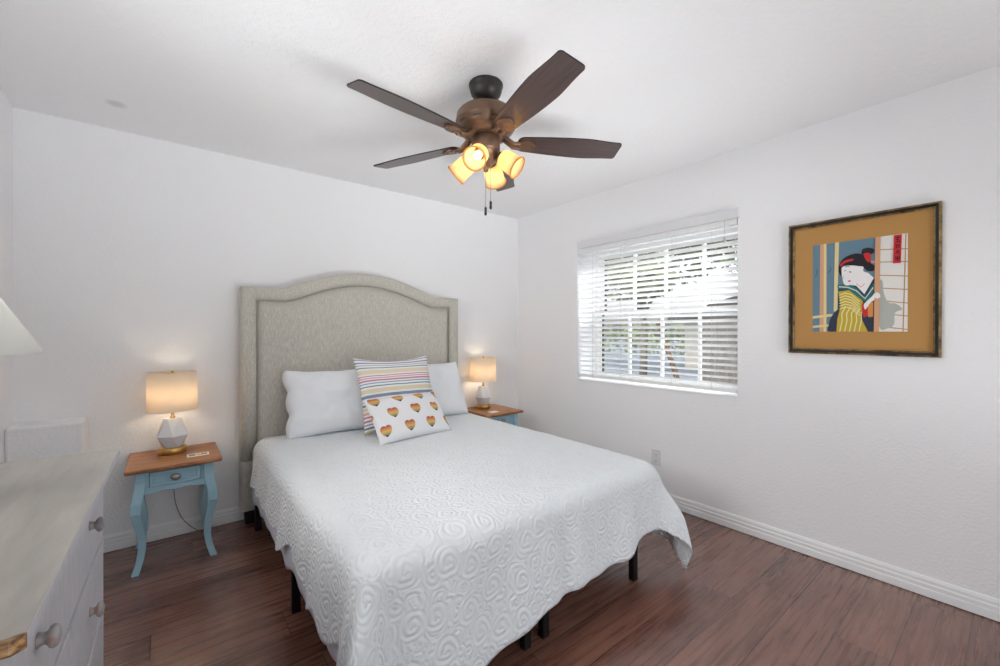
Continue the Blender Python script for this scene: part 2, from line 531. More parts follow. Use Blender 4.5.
def obj(name, bm, mats, parent=None, bevel=0, smooth=False, subsurf=0, bseg=2, recalc=True):
    if recalc:
        bmesh.ops.recalc_face_normals(bm, faces=bm.faces[:])
    me = D.meshes.new(name)
    bm.to_mesh(me); bm.free()
    for m in (mats if isinstance(mats, (list, tuple)) else [mats]):
        me.materials.append(M[m])
    if smooth:
        for p in me.polygons: p.use_smooth = True
    o = D.objects.new(name, me)
    COL.objects.link(o)
    if parent is not None:
        o.parent = parent
    if bevel:
        md = o.modifiers.new('bevel', 'BEVEL'); md.width = bevel; md.segments = bseg; md.limit_method = 'ANGLE'; md.angle_limit = R(35)
    if subsurf:
        md = o.modifiers.new('subsurf', 'SUBSURF'); md.levels = subsurf; md.render_levels = subsurf
    return o

def tag(o, label, cat, group=None):
    o['label'] = label; o['category'] = cat
    if group: o['group'] = group
    return o

def thing(name, label, cat, loc=(0, 0, 0), rz=0, group=None):
    o = D.objects.new(name, None)
    COL.objects.link(o)
    o.empty_display_size = .1
    o.location = loc
    o.rotation_euler = (0, 0, rz)
    return tag(o, label, cat, group)

def struct(name, bm, m, parent=None, bevel=0, **kw):
    o = obj(name, bm, m, parent, bevel, **kw)
    if parent is None: o['kind'] = 'structure'
    return o

def copy_tree(o, parent=None):
    c = o.copy()
    COL.objects.link(c)
    if parent is not None: c.parent = parent
    for ch in list(o.children):
        copy_tree(ch, c)
    return c

def sl(t): t = max(0, min(1, t)); return t * t * (3 - 2 * t)

# ------------------------------------------------------------------ the room
H = 2.44
XL, YF = -3.481, -4.30       # left wall, wall behind the camera
T = .36                      # outer wall thickness
WY0, WY1, WZ0, WZ1 = -2.147, -.810, .842, 2.01      # blind's window
def room():
    b = bm_new(); box(b, XL - .15, 0, YF - .15, 0, -.12, 0); struct('floor', b, 'floor')
    b = bm_new(); box(b, XL - .15, T, YF - .15, .15, H, H + .15); struct('ceiling', b, 'ceiling')
    b = bm_new(); box(b, XL - .15, T, 0, .15, -.12, H); struct('wall_back', b, 'wall')
    DY0, DY1, DZ0, DZ1 = -2.45, -1.25, 1.28, 2.16
    DZ = 2.12
    b = bm_new()
    box(b, XL - .15, XL, YF - .15, DY0, 0, H); box(b, XL - .15, XL, DY1, 0, 0, H)
    box(b, XL - .15, XL, DY0, DY1, DZ1, H); box(b, XL - .15, XL, DY0, DY1, 0, DZ0)
    struct('wall_left', b, 'wall')
    b = bm_new()
    box(b, 0, T, YF - .15, WY0, -.12, H); box(b, 0, T, WY1, 0, -.12, H)
    box(b, 0, T, WY0, WY1, -.12, WZ0); box(b, 0, T, WY0, WY1, WZ1, H)
    struct('wall_right', b, 'wall')
    PX0, PX1 = -2.8, -.3
    b = bm_new()
    box(b, XL, PX0, YF - .15, YF, 0, H); box(b, PX1, 0, YF - .15, YF, 0, H); box(b, PX0, PX1, YF - .15, YF, DZ, H)
    struct('wall_front', b, 'wall')
    b = bm_new()
    w = .05
    box(b, PX0, PX0 + w, YF - .12, YF - .04, 0, DZ); box(b, PX1 - w, PX1, YF - .12, YF - .04, 0, DZ)
    box(b, PX0 + w, PX1 - w, YF - .12, YF - .04, DZ - w, DZ); box(b, PX0 + w, PX1 - w, YF - .12, YF - .04, 0, w)
    xm = (PX0 + PX1) / 2
    box(b, xm - .04, xm + .04, YF - .12, YF - .04, w, DZ - w)
    dr = struct('added_door', b, 'vinyl')  # unseen patio door, added behind the camera as an opening for the fill lights
    b = bm_new(); box(b, PX0 + w, PX1 - w, YF - .083, YF - .077, w, DZ - w); struct('glass_pane', b, 'glass', dr)
    # unseen window added over the dresser to let in the side fill
    b = bm_new()
    w = .05
    xa, xb = XL - .12, XL - .04
    box(b, xa, xb, DY0, DY0 + w, DZ0, DZ1); box(b, xa, xb, DY1 - w, DY1, DZ0, DZ1)
    box(b, xa, xb, DY0 + w, DY1 - w, DZ1 - w, DZ1); box(b, xa, xb, DY0 + w, DY1 - w, DZ0, DZ0 + w)
    ym = (DY0 + DY1) / 2
    box(b, xa, xb, ym - .02, ym + .02, DZ0 + w, DZ1 - w)
    wn = struct('added_window', b, 'vinyl')
    b = bm_new(); box(b, XL - .083, XL - .077, DY0 + w, DY1 - w, DZ0 + w, DZ1 - w); struct('glass_pane', b, 'glass', wn)
    # boxed ledge in the corner
    b = bm_new(); box(b, XL, -3.200, -.17, 0, 0, .793); struct('trim_1', b, 'wall', bevel=.012)
    # baseboards with a stepped profile
    prof = [(0, 0), (.014, 0), (.014, .035), (.0115, .040), (.0125, .058), (.009, .064), (.0095, .078), (.005, .090), (0, .092)]
    def base(name, pts_to_world, L0, L1):
        b = bm_new()
        A = [b.verts.new(pts_to_world(d, h, L0)) for d, h in prof]
        B = [b.verts.new(pts_to_world(d, h, L1)) for d, h in prof]
        for k in range(len(prof)):
            j = (k + 1) % len(prof)
            b.faces.new((A[k], A[j], B[j], B[k]))
        b.faces.new(A[::-1]); b.faces.new(B)
        struct(name, b, 'trim')
    base('baseboard_back', lambda d, h, s: (s, -d, h + .004), -3.20, 0)
    base('baseboard_right', lambda d, h, s: (-d, s, h + .004), YF, 0)
    base('baseboard_left', lambda d, h, s: (XL + d, s, h + .004), YF, -.17)
room()

# ------------------------------------------------------------------ window and its blind
def window():
    X0, X1 = .245, .30
    b = bm_new()
    fw = .045
    box(b, X0, X1 + .03, WY0, WY0 + fw, WZ0, WZ1); box(b, X0, X1 + .03, WY1 - fw, WY1, WZ0, WZ1)
    box(b, X0, X1 + .03, WY0 + fw, WY1 - fw, WZ0, WZ0 + .03); box(b, X0, X1 + .03, WY0 + fw, WY1 - fw, WZ1 - .035, WZ1)
    fr = struct('window_1', b, 'vinyl')
    ya, yb = WY0 + fw, WY1 - fw
    zm = 1.437
    def sash(name, x, z0, z1, ys):
        b = bm_new()
        s = .035
        box(b, x, x + .03, ya, ya + s, z0, z1); box(b, x, x + .03, yb - s, yb, z0, z1)
        box(b, x, x + .03, ya + s, yb - s, z0, z0 + s); box(b, x, x + .03, ya + s, yb - s, z1 - s, z1)
        o = struct(name, b, 'vinyl', fr)
        b = bm_new(); box(b, x + .013, x + .017, ya + s, yb - s, z0 + s, z1 - s); struct('glass_pane', b, 'glass', o)
        b = bm_new()
        for y in ys: box(b, x + .006, x + .024, y - .011, y + .011, z0 + s, z1 - s)
        struct('muntins', b, 'vinyl', o)
        b = bm_new()
        box(b, x + .001, x + .02, yb - s - .012, yb - s - .0005, z0 + s, z1 - s)
        struct('gasket', b, 'gasket', o)
    sash('lower_sash', .248, WZ0 + .03, zm + .02, [-1.171, -1.474, -1.778])
    sash('upper_sash', .284, zm - .02, WZ1 - .035, [-1.195, -1.483, -1.790])
    b = bm_new(); box(b, -.006, .246, WY0 + .001, WY1 - .001, WZ0 + .0005, WZ0 + .012)
    struct('window_sill', b, 'trim', fr, bevel=.003)
    # blind
    t = thing('window_blind', 'white horizontal slat blind hanging in the window', 'blind', (.035, (WY0 + WY1) / 2, WZ1))
    hw = (WY1 - WY0) / 2 - .006
    zb = WZ0 + .012 - WZ1            # local sill
    b = bm_new(); box(b, -.03, .03, -hw, hw, -.045, -.002); obj('headrail', b, 'slat', t, .003)
    b = bm_new()
    tilt = R(21)
    n = 25
    ztop, zbot = -.075, zb + .075
    for i in range(n):
        z = ztop + (zbot - ztop) * i / (n - 1)
        prof = []
        for k in range(7):
            u = -1 + 2 * k / 6
            px, pz = u * .025, .0022 * (1 - u * u)
            prof.append((px * math.cos(tilt) + pz * math.sin(tilt), z - px * math.sin(tilt) + pz * math.cos(tilt)))
        thick = .0026
        ring = prof + [(x, zz - thick) for x, zz in prof[::-1]]
        A = [b.verts.new((x, -hw, zz)) for x, zz in ring]; B = [b.verts.new((x, hw, zz)) for x, zz in ring]
        m = len(ring)
        for k in range(m): b.faces.new((A[k], A[(k + 1) % m], B[(k + 1) % m], B[k]))
        b.faces.new(A[::-1]); b.faces.new(B)
    obj('slats', b, 'slat', t)
    b = bm_new(); box(b, -.026, .026, -hw, hw, zb + .022, zb + .046); obj('bottom_rail', b, 'slat', t, .003)
    b = bm_new(); box(b, -.060, -.037, -hw - .018, hw - .012, -.012, .050); obj('valance', b, 'valance', t, .004)
    b = bm_new()
    for y in (-hw + .16, -hw * .33, hw * .33, hw - .16):
        for x in (-.027, .027):
            tube(b, [(x, y, -.03), (x, y, zb + .03)], .0009, 5)
    obj('ladder_cords', b, 'cord', t)
    b = bm_new(); tube(b, [(-.034, -hw + .075, -.01), (-.034, -hw + .075, -.115)], .0012, 6)
    lathe(b, [(.002, -.115), (.006, -.12), (.008, -.15), (.005, -.155)], 12, Matrix.Translation((-.034, -hw + .075, 0)))
    obj('lift_cord', b, 'cord', t)
window()

# ------------------------------------------------------------------ outlet
def outlet():
    t = thing('wall_outlet', 'white double power outlet low on the wall below the window', 'outlet', (0, -1.582, .335))
    b = bm_new(); box(b, -.006, 0, -.0375, .0375, -.06, .06); obj('cover_plate', b, 'plate', t, .003)
    for z in (.021, -.021):
        b = bm_new()
        box(b, -.009, -.005, -.017, .017, z - .0145, z + .0145)
        o = obj('socket', b, 'plate', t, .002)
        b = bm_new()
        box(b, -.0094, -.0088, -.0075, -.0055, z - .004, z + .006); box(b, -.0094, -.0088, .0055, .0075, z - .004, z + .006)
        box(b, -.0094, -.0088, -.002, .002, z - .011, z - .007)
        obj('slots', b, 'slot', o)
outlet()

# ------------------------------------------------------------------ headboard
def headboard():
    t = thing('headboard', 'tall grey linen upholstered headboard with arched top standing behind the bed', 'headboard', (-1.649, -.125, 0))
    W2 = .830
    def arch(u):
        ue = (math.sqrt(u * u + .0035) - .05916) / (math.sqrt(1.0035) - .05916)
        return math.sin(PI / 2 * ue)
    def top(x):       # height of outer edge over half width coordinate
        u = 1 - abs(x) / .615
        return 1.565 + (.150 * arch(u) if u > 0 else 0)
    def topi(x):
        u = 1 - abs(x) / .575
        return 1.480 + (.142 * arch(u) if u > 0 else 0)
    N = 72
    bw = .088
    W1 = W2 - bw
    zb = .43
    # back slab
    b = bm_new()
    ol = [(-W2, .10)] + [(-W2 + 2 * W2 * i / N, top(-W2 + 2 * W2 * i / N)) for i in range(N + 1)] + [(W2, .10)]
    prism(b, ol, .02, .105)
    obj('back_board', b, 'linen', t, .004)
    # border: strip between outer and inner lines, open at the bottom
    outer = [(-W2, zb), (-W2, .9)] + [(-W2 + 2 * W2 * i / N, top(-W2 + 2 * W2 * i / N)) for i in range(N + 1)] + [(W2, .9), (W2, zb)]
    inner = [(-W1, zb), (-W1, .9)] + [(-W1 + 2 * W1 * i / N, topi(-W1 + 2 * W1 * i / N)) for i in range(N + 1)] + [(W1, .9), (W1, zb)]
    b = bm_new()
    rows = []
    # rounded padded section
    sec = [(0, .02), (0, -.006), (.06, -.018), (.25, -.027), (.5, -.030), (.75, -.027), (.94, -.018), (1, -.004), (1, .02)]
    for (ox, oz), (ix, iz) in zip(outer, inner):
        rows.append([b.verts.new((ox + (ix - ox) * s, y, oz + (iz - oz) * s)) for s, y in sec])
    for A, B in zip(rows, rows[1:]):
        for k in range(len(sec) - 1):
            f = b.faces.new((A[k], B[k], B[k + 1], A[k + 1])); f.smooth = True
    b.faces.new(rows[0]); b.faces.new(rows[-1][::-1])
    obj('border', b, 'linen', t)
    # padded centre panel
    b = bm_new()
    ins = .004
    n2 = 60; m2 = 24
    grid = []
    for i in range(n2 + 1):
        x = -(W1 - ins) + 2 * (W1 - ins) * i / n2
        zt = topi(x) - ins
        colv = []
        for j in range(m2 + 1):
            z = .40 + (zt - .40) * j / m2
            ex = min(1, (1 - abs(x) / (W1 - ins)) * W1 / .03)
            ez = min(1, (zt - z) / .03)
            e = math.sqrt(max(0, 1 - (1 - ex) ** 2)) * math.sqrt(max(0, 1 - (1 - ez) ** 2))
            colv.append(b.verts.new((x, .016 - .030 * e, z)))
        grid.append(colv)
    for i in range(n2):
        for j in range(m2):
            f = b.faces.new((grid[i][j], grid[i + 1][j], grid[i + 1][j + 1], grid[i][j + 1])); f.smooth = True
    obj('panel', b, 'linen', t)
    for s in (-1, 1):
        b = bm_new()
        xa, xb = sorted((s * W2, s * W1))
        box(b, xa + .001, xb, -.024, .10, .10, zb - .003)
        obj('side_post', b, 'linen', t, .008, bseg=3)
        b = bm_new(); xc = s * (W2 - .055)
        loft_square(b, [(xc, .05, 0, .026), (xc, .05, .1, .034)])
        obj('foot', b, 'dark_wood', t, .002)
headboard()

# ------------------------------------------------------------------ bed
BX0, BX1, BYH, BYF, BZ = -2.425, -.925, -.165, -2.095, .590
def bed():
    t = thing('platform_bed', 'black metal platform bed frame with square legs under the mattress', 'bed', ((BX0 + BX1) / 2, (BYH + BYF) / 2, 0))
    hx, hy = (BX1 - BX0) / 2, (BYH - BYF) / 2
    z0, z1 = .285, .325
    def part(name, *bx):
        b = bm_new()
        for q in bx: box(b, *q)
        return obj(name, b, 'black_metal', t, .003)
    part('side_rail', (-hx + .01, -hx + .045, -hy + .01, hy, z0, z1)); part('side_rail', (hx - .045, hx - .01, -hy + .01, hy, z0, z1))
    part('end_rail', (-hx + .046, hx - .046, -hy + .01, -hy + .045, z0, z1)); part('end_rail', (-hx + .046, hx - .046, hy - .035, hy, z0, z1))
    part('centre_rail', (-.058, -.022, -hy + .046, hy - .036, z0, z1)); part('centre_rail', (.022, .058, -hy + .046, hy - .036, z0, z1))
    part('slats', *[(-hx + .02, hx - .02, -hy + .1 + k * .19 - .012, -hy + .1 + k * .19 + .012, z1 + .0005, z1 + .012) for k in range(10)])
    for y in (-hy + .052, -.1, hy - .07):
        for x in (-hx + .026, hx - .06, -.053, .050):
            part('leg', (x - .018, x + .018, y - .016, y + .016, 0, z0 - .0005))
    # mattress
    m = thing('mattress', 'white mattress on the black bed frame, covered by the bedding', 'mattress', ((BX0 + BX1) / 2, (BYH + BYF) / 2, z1 + .0135))
    b = bm_new(); box(b, -hx + .004, hx - .004, -hy + .006, hy, 0, BZ - z1 - .0215); o = obj('body', b, 'sheet', m, .075, bseg=8)
    for p in o.data.polygons: p.use_smooth = True
    b = bm_new()
    for z in (.03,):
        tube(b, [(-hx + .08, -hy + .004, z), (hx - .08, -hy + .004, z)], .004, 6)
        tube(b, [(-hx + .002, -hy + .03, z), (-hx + .002, hy - .03, z)], .004, 6)
    obj('piping', b, 'sheet', m)
bed()

def drape(name, mat, zoff, head_y, r, left, foot, right, nside, ntop, nlen, foldamp, uvscale=1.0, seed=0, flare=.015, inset=0, xr=0, xl=0, rright=None, kick=0):
    """cloth laid over the bed: flat top, rounded edges, hanging sides with folds. left/foot/right give the drop in metres along the edge"""
    x0, x1, yf = BX0 + inset + xl, BX1 - inset + xr, BYF + inset
    zt = BZ + zoff
    rr = rright or r
    cx0, cx1, cyf = x0 + r, x1 - rr, yf + r
    b = bm_new()
    uvl = b.loops.layers.uv.new('UVMap')
    us = [-1 + i / nside for i in range(nside)] + [i / ntop for i in range(ntop + 1)] + [1 + (i + 1) / nside for i in range(nside)]
    vs = [i / nlen for i in range(nlen + 1)] + [1 + (i + 1) / nside for i in range(nside)]
    grid = []
    coords = {}
    def fold(sx, sy, d, k):
        return 0
    for u in us:
        colv = []
        for v in vs:
            vv = min(v, 1.0)
            y = head_y + (cyf - head_y) * vv
            uu = max(0, min(1, u))
            x = cx0 + (cx1 - cx0) * uu
            a = 0
            if u < 0: a = -(-u) * left(y)
            if u > 1: a = (u - 1) * right(y)
            bb = (v - 1) * foot(x) if v > 1 else 0
            ln = math.hypot(a, bb)
            z = zt
            px, py = x, y
            if ln > 1e-9:
                dx, dy = a / ln, -bb / ln
                re = r if a <= 0 else r * dy * dy + rr * dx * dx
                q = re * PI / 2
                if ln < q:
                    out, down = re * math.sin(ln / re), re * (1 - math.cos(ln / re))
                else:
                    out, down = re + flare * (ln - q) / .3, re + (ln - q)
                # folds run down the hanging cloth
                amt = sl((down - re * .5) / .25)
                corner = 1 if (a != 0 and bb != 0) else 0
                along = y * 1.0 if bb == 0 else x
                ph = mnoise.noise((along * 2.1 + seed, seed * 1.7, .3)) * 3
                w = math.sin(along * 2 * PI / .31 + ph) * .6 + math.sin(along * 2 * PI / .17 + ph * 1.7 + 1) * .3
                if corner:
                    th = math.atan2(abs(bb), abs(a))
                    w = w * (1 - math.sin(2 * th)) + math.sin(th * 8 + 1.1) * 1.7 * math.sin(2 * th) ** .7
                    out += .06 * math.sin(2 * th) * amt
                out += foldamp * amt * w
                px, py, z = x + dx * out, y + dy * out, zt - down
                if corner and a > 0:
                    k = math.sin(2 * th) * amt * sl((down - .12) / .35)
                    py -= kick * k
            else:
                px, py = x, y
            # soft relief of cloth over a mattress
            z += .004 * mnoise.noise((px * 3 + seed, py * 3, 1.3)) + .0025 * mnoise.noise((px * 9, py * 9, seed))
            vt = b.verts.new((px, py, z))
            coords[vt] = ((x + a) * uvscale, (y - bb) * uvscale)
            colv.append(vt)
        grid.append(colv)
    for i in range(len(us) - 1):
        for j in range(len(vs) - 1):
            f = b.faces.new((grid[i][j], grid[i][j + 1], grid[i + 1][j + 1], grid[i + 1][j])); f.smooth = True
            for lp in f.loops: lp[uvl].uv = coords[lp.vert]
    b.normal_update()
    o = obj(name, b, mat, None, recalc=False)
    md = o.modifiers.new('thickness', 'SOLIDIFY'); md.thickness = .0035; md.offset = 1
    return o

def bedding():
    def wav(p, seed, amp, f=1.0):
        return amp * mnoise.noise((p * 3.4 * f + seed, seed, 0)) + amp * .55 * math.sin(p * 2 * PI / .23 + seed)
    sh = drape('flat_sheet', 'flat_sheet', -.014, -.20, .085,
               lambda y: .425 + wav(y, 2.3, .02), lambda x: .20 + wav(x, 4.1, .01), lambda y: .27,
               24, 50, 60, .005, seed=3.1, flare=.004, inset=.018, xl=-.012)
    tag(sh, 'pale smooth bed sheet hanging out below the edge of the white coverlet', 'sheet')
    def foot(x):
        t = (x - BX0) / (BX1 - BX0)
        return .43 + .17 * sl(1 - t * 1.6) - .06 * sl((t - .80) / .16) + wav(x, 1.2, .006)
    cv = drape('coverlet', 'coverlet', 0, -.30, .085,
               lambda y: .335 + .03 * sl((-1.3 - y) / .6) + wav(y, 8.2, .038), foot, lambda y: .45 + .07 * sl((-1.7 - y) / .3),
               36, 130, 150, .016, seed=1.4, flare=.035, inset=-.006, xl=.008, xr=.150, rright=.135, kick=.04)
    tag(cv, 'white coverlet embossed with roses spread over the bed and hanging off its foot', 'coverlet')
bedding()

# ------------------------------------------------------------------ pillows
def pillow_bm(w, h, t, nu=44, nv=34, corner=.05, wrinkle=.006, seed=0, metres=False, scallop=None, power=.5, sag=0):
    b = bm_new()
    uvl = b.loops.layers.uv.new('UVMap')
    sides = []
    cu = {}
    for s in (1, -1):
        grid = []
        for i in range(nu + 1):
            u = -1 + 2 * i / nu
            row = []
            for j in range(nv + 1):
                v = -1 + 2 * j / nv
                if s == -1 and (i in (0, nu) or j in (0, nv)):
                    row.append(sides[0][i][j]); continue
                x = w / 2 * u * (1 - corner * (1 - v * v) * abs(u) ** 3)
                y = h / 2 * v * (1 - corner * 1.4 * (1 - u * u) * abs(v) ** 3)
                if scallop and u < -.55:
                    k = (-.55 - u) / .45
                    x -= k * k * scallop * (abs(math.sin((v + 1) * PI * 1.5)) - .2)
                e = ((1 - u ** 2) * (1 - v ** 2)) ** power
                z = s * t / 2 * e
                if s == 1:
                    z += wrinkle * e ** .5 * (mnoise.noise((x * 6 + seed, y * 6, seed)) + .5 * mnoise.noise((x * 14 + seed, y * 12, 2)))
                y -= sag * (1 - u * u) * sl((v + 1) / 2)
                vt = b.verts.new((x, y, z))
                cu[vt] = (w / 2 * u, h / 2 * v) if metres else ((u + 1) / 2, (v + 1) / 2)
                row.append(vt)
            grid.append(row)
        sides.append(grid)
        for i in range(nu):
            for j in range(nv):
                q = (grid[i][j], grid[i + 1][j], grid[i + 1][j + 1], grid[i][j + 1])
                if s == -1: q = q[::-1]
                if len(set(q)) < 4: continue
                try:
                    f = b.faces.new(q)
                except ValueError:
                    continue
                f.smooth = True
                for lp in f.loops: lp[uvl].uv = cu[lp.vert]
    return b

def place(o, loc, lean, yaw, roll=0):
    m = Matrix.Translation(loc) @ Matrix.Rotation(yaw, 4, 'Z') @ Matrix.Rotation(lean, 4, 'X') @ Matrix.Rotation(roll, 4, 'Z')
    o.matrix_world = m
    return o

def pillows():
    p = obj('bed_pillow', pillow_bm(.665, .47, .22, seed=2, wrinkle=.026, scallop=.022, corner=.055, power=.33, sag=.014), 'pillow', recalc=False)
    place(p, (-1.924, -.330, .799), R(66), R(-3))
    tag(p, 'white pillow with scalloped end leaning on the headboard nearest the dresser', 'pillow', 'white bed pillows')
    p2 = obj('bed_pillow', pillow_bm(.665, .46, .20, seed=5, wrinkle=.018, corner=.05, power=.38), 'pillow', recalc=False)
    place(p2, (-1.227, -.330, .801), R(66), R(2))
    tag(p2, 'white pillow leaning on the headboard behind the striped cushion, nearest the window wall', 'pillow', 'white bed pillows')
    c = obj('striped_cushion', pillow_bm(.57, .54, .17, seed=7, wrinkle=.008, corner=.07, sag=.012), 'stripes', recalc=False)
    place(c, (-1.575, -.530, .845), R(66), R(0))
    tag(c, 'square white cushion with thin rainbow stripes propped against the white pillows', 'cushion')
    c = obj('heart_cushion', pillow_bm(.555, .325, .14, seed=9, wrinkle=.007, corner=.05, metres=True), 'hearts', recalc=False)
    place(c, (-1.605, -.765, .716), R(50), R(8), R(0))
    tag(c, 'oblong white cushion printed with striped hearts in front of the striped cushion', 'cushion')
pillows()

# ------------------------------------------------------------------ nightstands
def nightstand():
    t = thing('nightstand', 'pale blue nightstand with stained wooden top and curved legs beside the grey dresser', 'nightstand', (-2.817, -.232, 0), 0, 'blue nightstands')
    hx, hy, zt = .210, .218, .556
    b = bm_new(); box(b, -hx, hx, -hy, hy, zt - .022, zt); obj('table_top', b, 'wood_top', t, .008, bseg=3)
    z0 = .425
    b = bm_new()
    bx, by = .158, .168
    # sides, back and front frame around the drawer
    box(b, -bx, -bx + .016, -by, by, z0, zt - .0225); box(b, bx - .016, bx, -by, by, z0, zt - .0225)
    box(b, -bx + .016, bx - .016, by - .014, by, z0, zt - .0225); box(b, -bx + .016, bx - .016, -by, -by + .014, z0 + .098, zt - .0225)
    box(b, -bx + .016, bx - .016, -by, by - .014, z0 + .006, z0 + .016)
    box(b, -bx + .016, -.112, -by, -by + .014, z0 + .016, z0 + .098); box(b, .112, bx - .016, -by, -by + .014, z0 + .016, z0 + .098)
    obj('case', b, 'blue_paint', t, .002)
    # scalloped apron
    b = bm_new()
    n = 48
    ol = [(bx - .01, z0 + .016), (-bx + .01, z0 + .016)]
    for i in range(n + 1):
        u = -1 + 2 * i / n
        x = u * (bx - .01)
        dz = .020 * abs(u) ** 4 + .0 + .010 * abs(math.cos(u * PI * 1.5)) * (1 - abs(u) ** 4)
        ol.append((x, z0 - .004 - dz - (.006 if abs(u) < .02 else 0)))
    prism(b, ol, -by - .001, -by + .013)
    obj('apron', b, 'blue_paint', t)
    # drawer
    b = bm_new()
    dx, za, zb = .110, z0 + .018, z0 + .096
    box(b, -dx, dx, -by + .002, -by + .014, za, zb)
    fwid = .018
    box(b, -dx, dx, -by - .008, -by + .002, zb - fwid, zb); box(b, -dx, dx, -by - .008, -by + .002, za, za + fwid)
    box(b, -dx, -dx + fwid, -by - .008, -by + .002, za + fwid, zb - fwid); box(b, dx - fwid, dx, -by - .008, -by + .002, za + fwid, zb - fwid)
    box(b, -dx + .01, dx - .01, -by + .015, by - .03, za + .002, zb - .02)
    d = obj('drawer', b, 'blue_paint', t, .003)
    b = bm_new()
    mt = Matrix.Translation((0, -by + .002, (za + zb) / 2)) @ Matrix.Rotation(PI / 2, 4, 'X') @ Matrix.Diagonal((1.25, 1, 1, 1))
    lathe(b, [(.007, 0), (.006, .008), (.008, .014), (.017, .018), (.0185, .024), (.015, .030), (.006, .033)], 20, mt)
    obj('knob', b, 'pewter', d)
    path = [(.534, 0, .0225), (.47, .001, .0225), (.42, .008, .0230), (.37, .018, .0235), (.32, .020, .0225), (.27, .012, .0205), (.22, .002, .0190), (.17, -.004, .0178), (.12, -.004, .0166), (.07, .003, .0158), (.03, .014, .0156), (0, .024, .0160)]
    for sx in (-1, 1):
        for sy in (-1, 1):
            b = bm_new()
            secs = []
            for (za_, oa, ha), (zb_, ob, hb) in zip(path, path[1:]):
                for k in range(3):
                    f = k / 3
                    z = za_ + (zb_ - za_) * f
                    o_ = oa + (ob - oa) * f; h_ = ha + (hb - ha) * f
                    secs.append((sx * (bx - .012 + o_ * 1.0), sy * (by - .012 + o_ * 1.0), z, h_))
            z, o_, h_ = path[-1]
            secs.append((sx * (bx - .012 + o_), sy * (by - .012 + o_), z, h_))
            secs = [(x, y, min(z, .5335), h) for x, y, z, h in secs]
            loft_square(b, secs)
            obj('leg', b, 'blue_paint', t, .003)
    return t
NS = nightstand()
NS2 = copy_tree(NS)
NS2.location = (-.520, -.232, 0)
NS2['label'] = 'pale blue nightstand with stained wooden top in the corner between bed and window wall'

def bedside_lamp():
    t = thing('table_lamp', 'lit table lamp with cream drum shade and faceted base, on nightstand beside the dresser', 'lamp', (-2.828, -.155, .5565), 0, 'bedside lamps')
    b = bm_new(); lathe(b, [(.066, 0), (.068, .003), (.068, .033), (.065, .036), (.02, .037)], 40); obj('base', b, 'brass', t)
    # faceted body
    b = bm_new()
    N = 6
    def ring(r, z, ph): return [b.verts.new((r * math.cos(2 * PI * (k + ph) / N), r * math.sin(2 * PI * (k + ph) / N), z)) for k in range(N)]
    r0, r1, r2 = ring(.050, .036, .0), ring(.081, .104, .5), ring(.044, .204, .0)
    for A, Bq, sh in ((r0, r1, 0), (r1, r2, 1)):
        for k in range(N):
            if sh == 0:
                b.faces.new((A[k], A[(k + 1) % N], Bq[k])).material_index = 1
                b.faces.new((A[(k + 1) % N], Bq[(k + 1) % N], Bq[k])).material_index = 1
            else:
                b.faces.new((A[k], Bq[(k + 1) % N], Bq[k]))
                b.faces.new((A[k], A[(k + 1) % N], Bq[(k + 1) % N]))
    b.faces.new(r0[::-1]); b.faces.new(r2)
    obj('body', b, ['ceramic', 'ceramic_grey'], t, .0015)
    b = bm_new(); lathe(b, [(.012, .2045), (.012, .212), (.008, .215), (.008, .245), (.014, .248), (.014, .272), (.011, .274)], 20); obj('neck', b, 'brass', t)
    # drum shade, open top and bottom
    b = bm_new()
    rt, rb, z0, z1 = .117, .121, .251, .476
    lathe(b, [(rb, z0), (rt, z1), (rt - .0025, z1), (rb - .0025, z0), (rb, z0)], 56, cap0=False, cap1=False)
    sd = obj('shade', b, 'shade', t)
    b = bm_new()
    for k in range(3):
        a = 2 * PI * k / 3
        tube(b, [(0, 0, .466), ((rt - .003) * math.cos(a), (rt - .003) * math.sin(a), .466)], .0016, 6)
    lathe(b, [(.003, .460), (.007, .465), (.007, .474), (.008, .477), (.006, .481), (.002, .483)], 16)
    obj('finial', b, 'brass', t)
    b = bm_new()
    lathe(b, [(.006, .275), (.013, .285), (.026, .325), (.030, .352), (.024, .378), (.010, .392), (.002, .394)], 20)
    obj('bulb', b, 'lamp_bulb', t)
    return t
LP = bedside_lamp()
LP2 = copy_tree(LP)
LP2.location = (-.533, -.128, .5565)
LP2.rotation_euler = (0, 0, .35)
LP2['label'] = 'lit table lamp with cream drum shade and faceted base, on nightstand by window wall'
# its cord hangs behind the nightstand beside the dresser
b = bm_new()
cp = [(-.01, .075, .012), (-.012, .128, .008), (-.005, .1415, -.05), (.005, .1415, -.20), (.012, .135, -.33), (.04, .125, -.43), (.085, .115, -.50), (.15, .10, -.5525), (.22, .08, -.553)]
pts = []
for i in range(len(cp) - 1):
    p0, p1, p2, p3 = [Vector(cp[max(0, min(len(cp) - 1, i + k))]) for k in (-1, 0, 1, 2)]
    for k in range(6):
        s = k / 6
        pts.append(.5 * ((2 * p1) + (p2 - p0) * s + (2 * p0 - 5 * p1 + 4 * p2 - p3) * s * s + (3 * p1 - p0 - 3 * p2 + p3) * s ** 3))
pts.append(Vector(cp[-1]))
tube(b, pts, .0024, 8)
M['cord_dark'] = plain('cord_taupe', '#8b8782', .5)
obj('power_cord', b, 'cord_dark', LP)

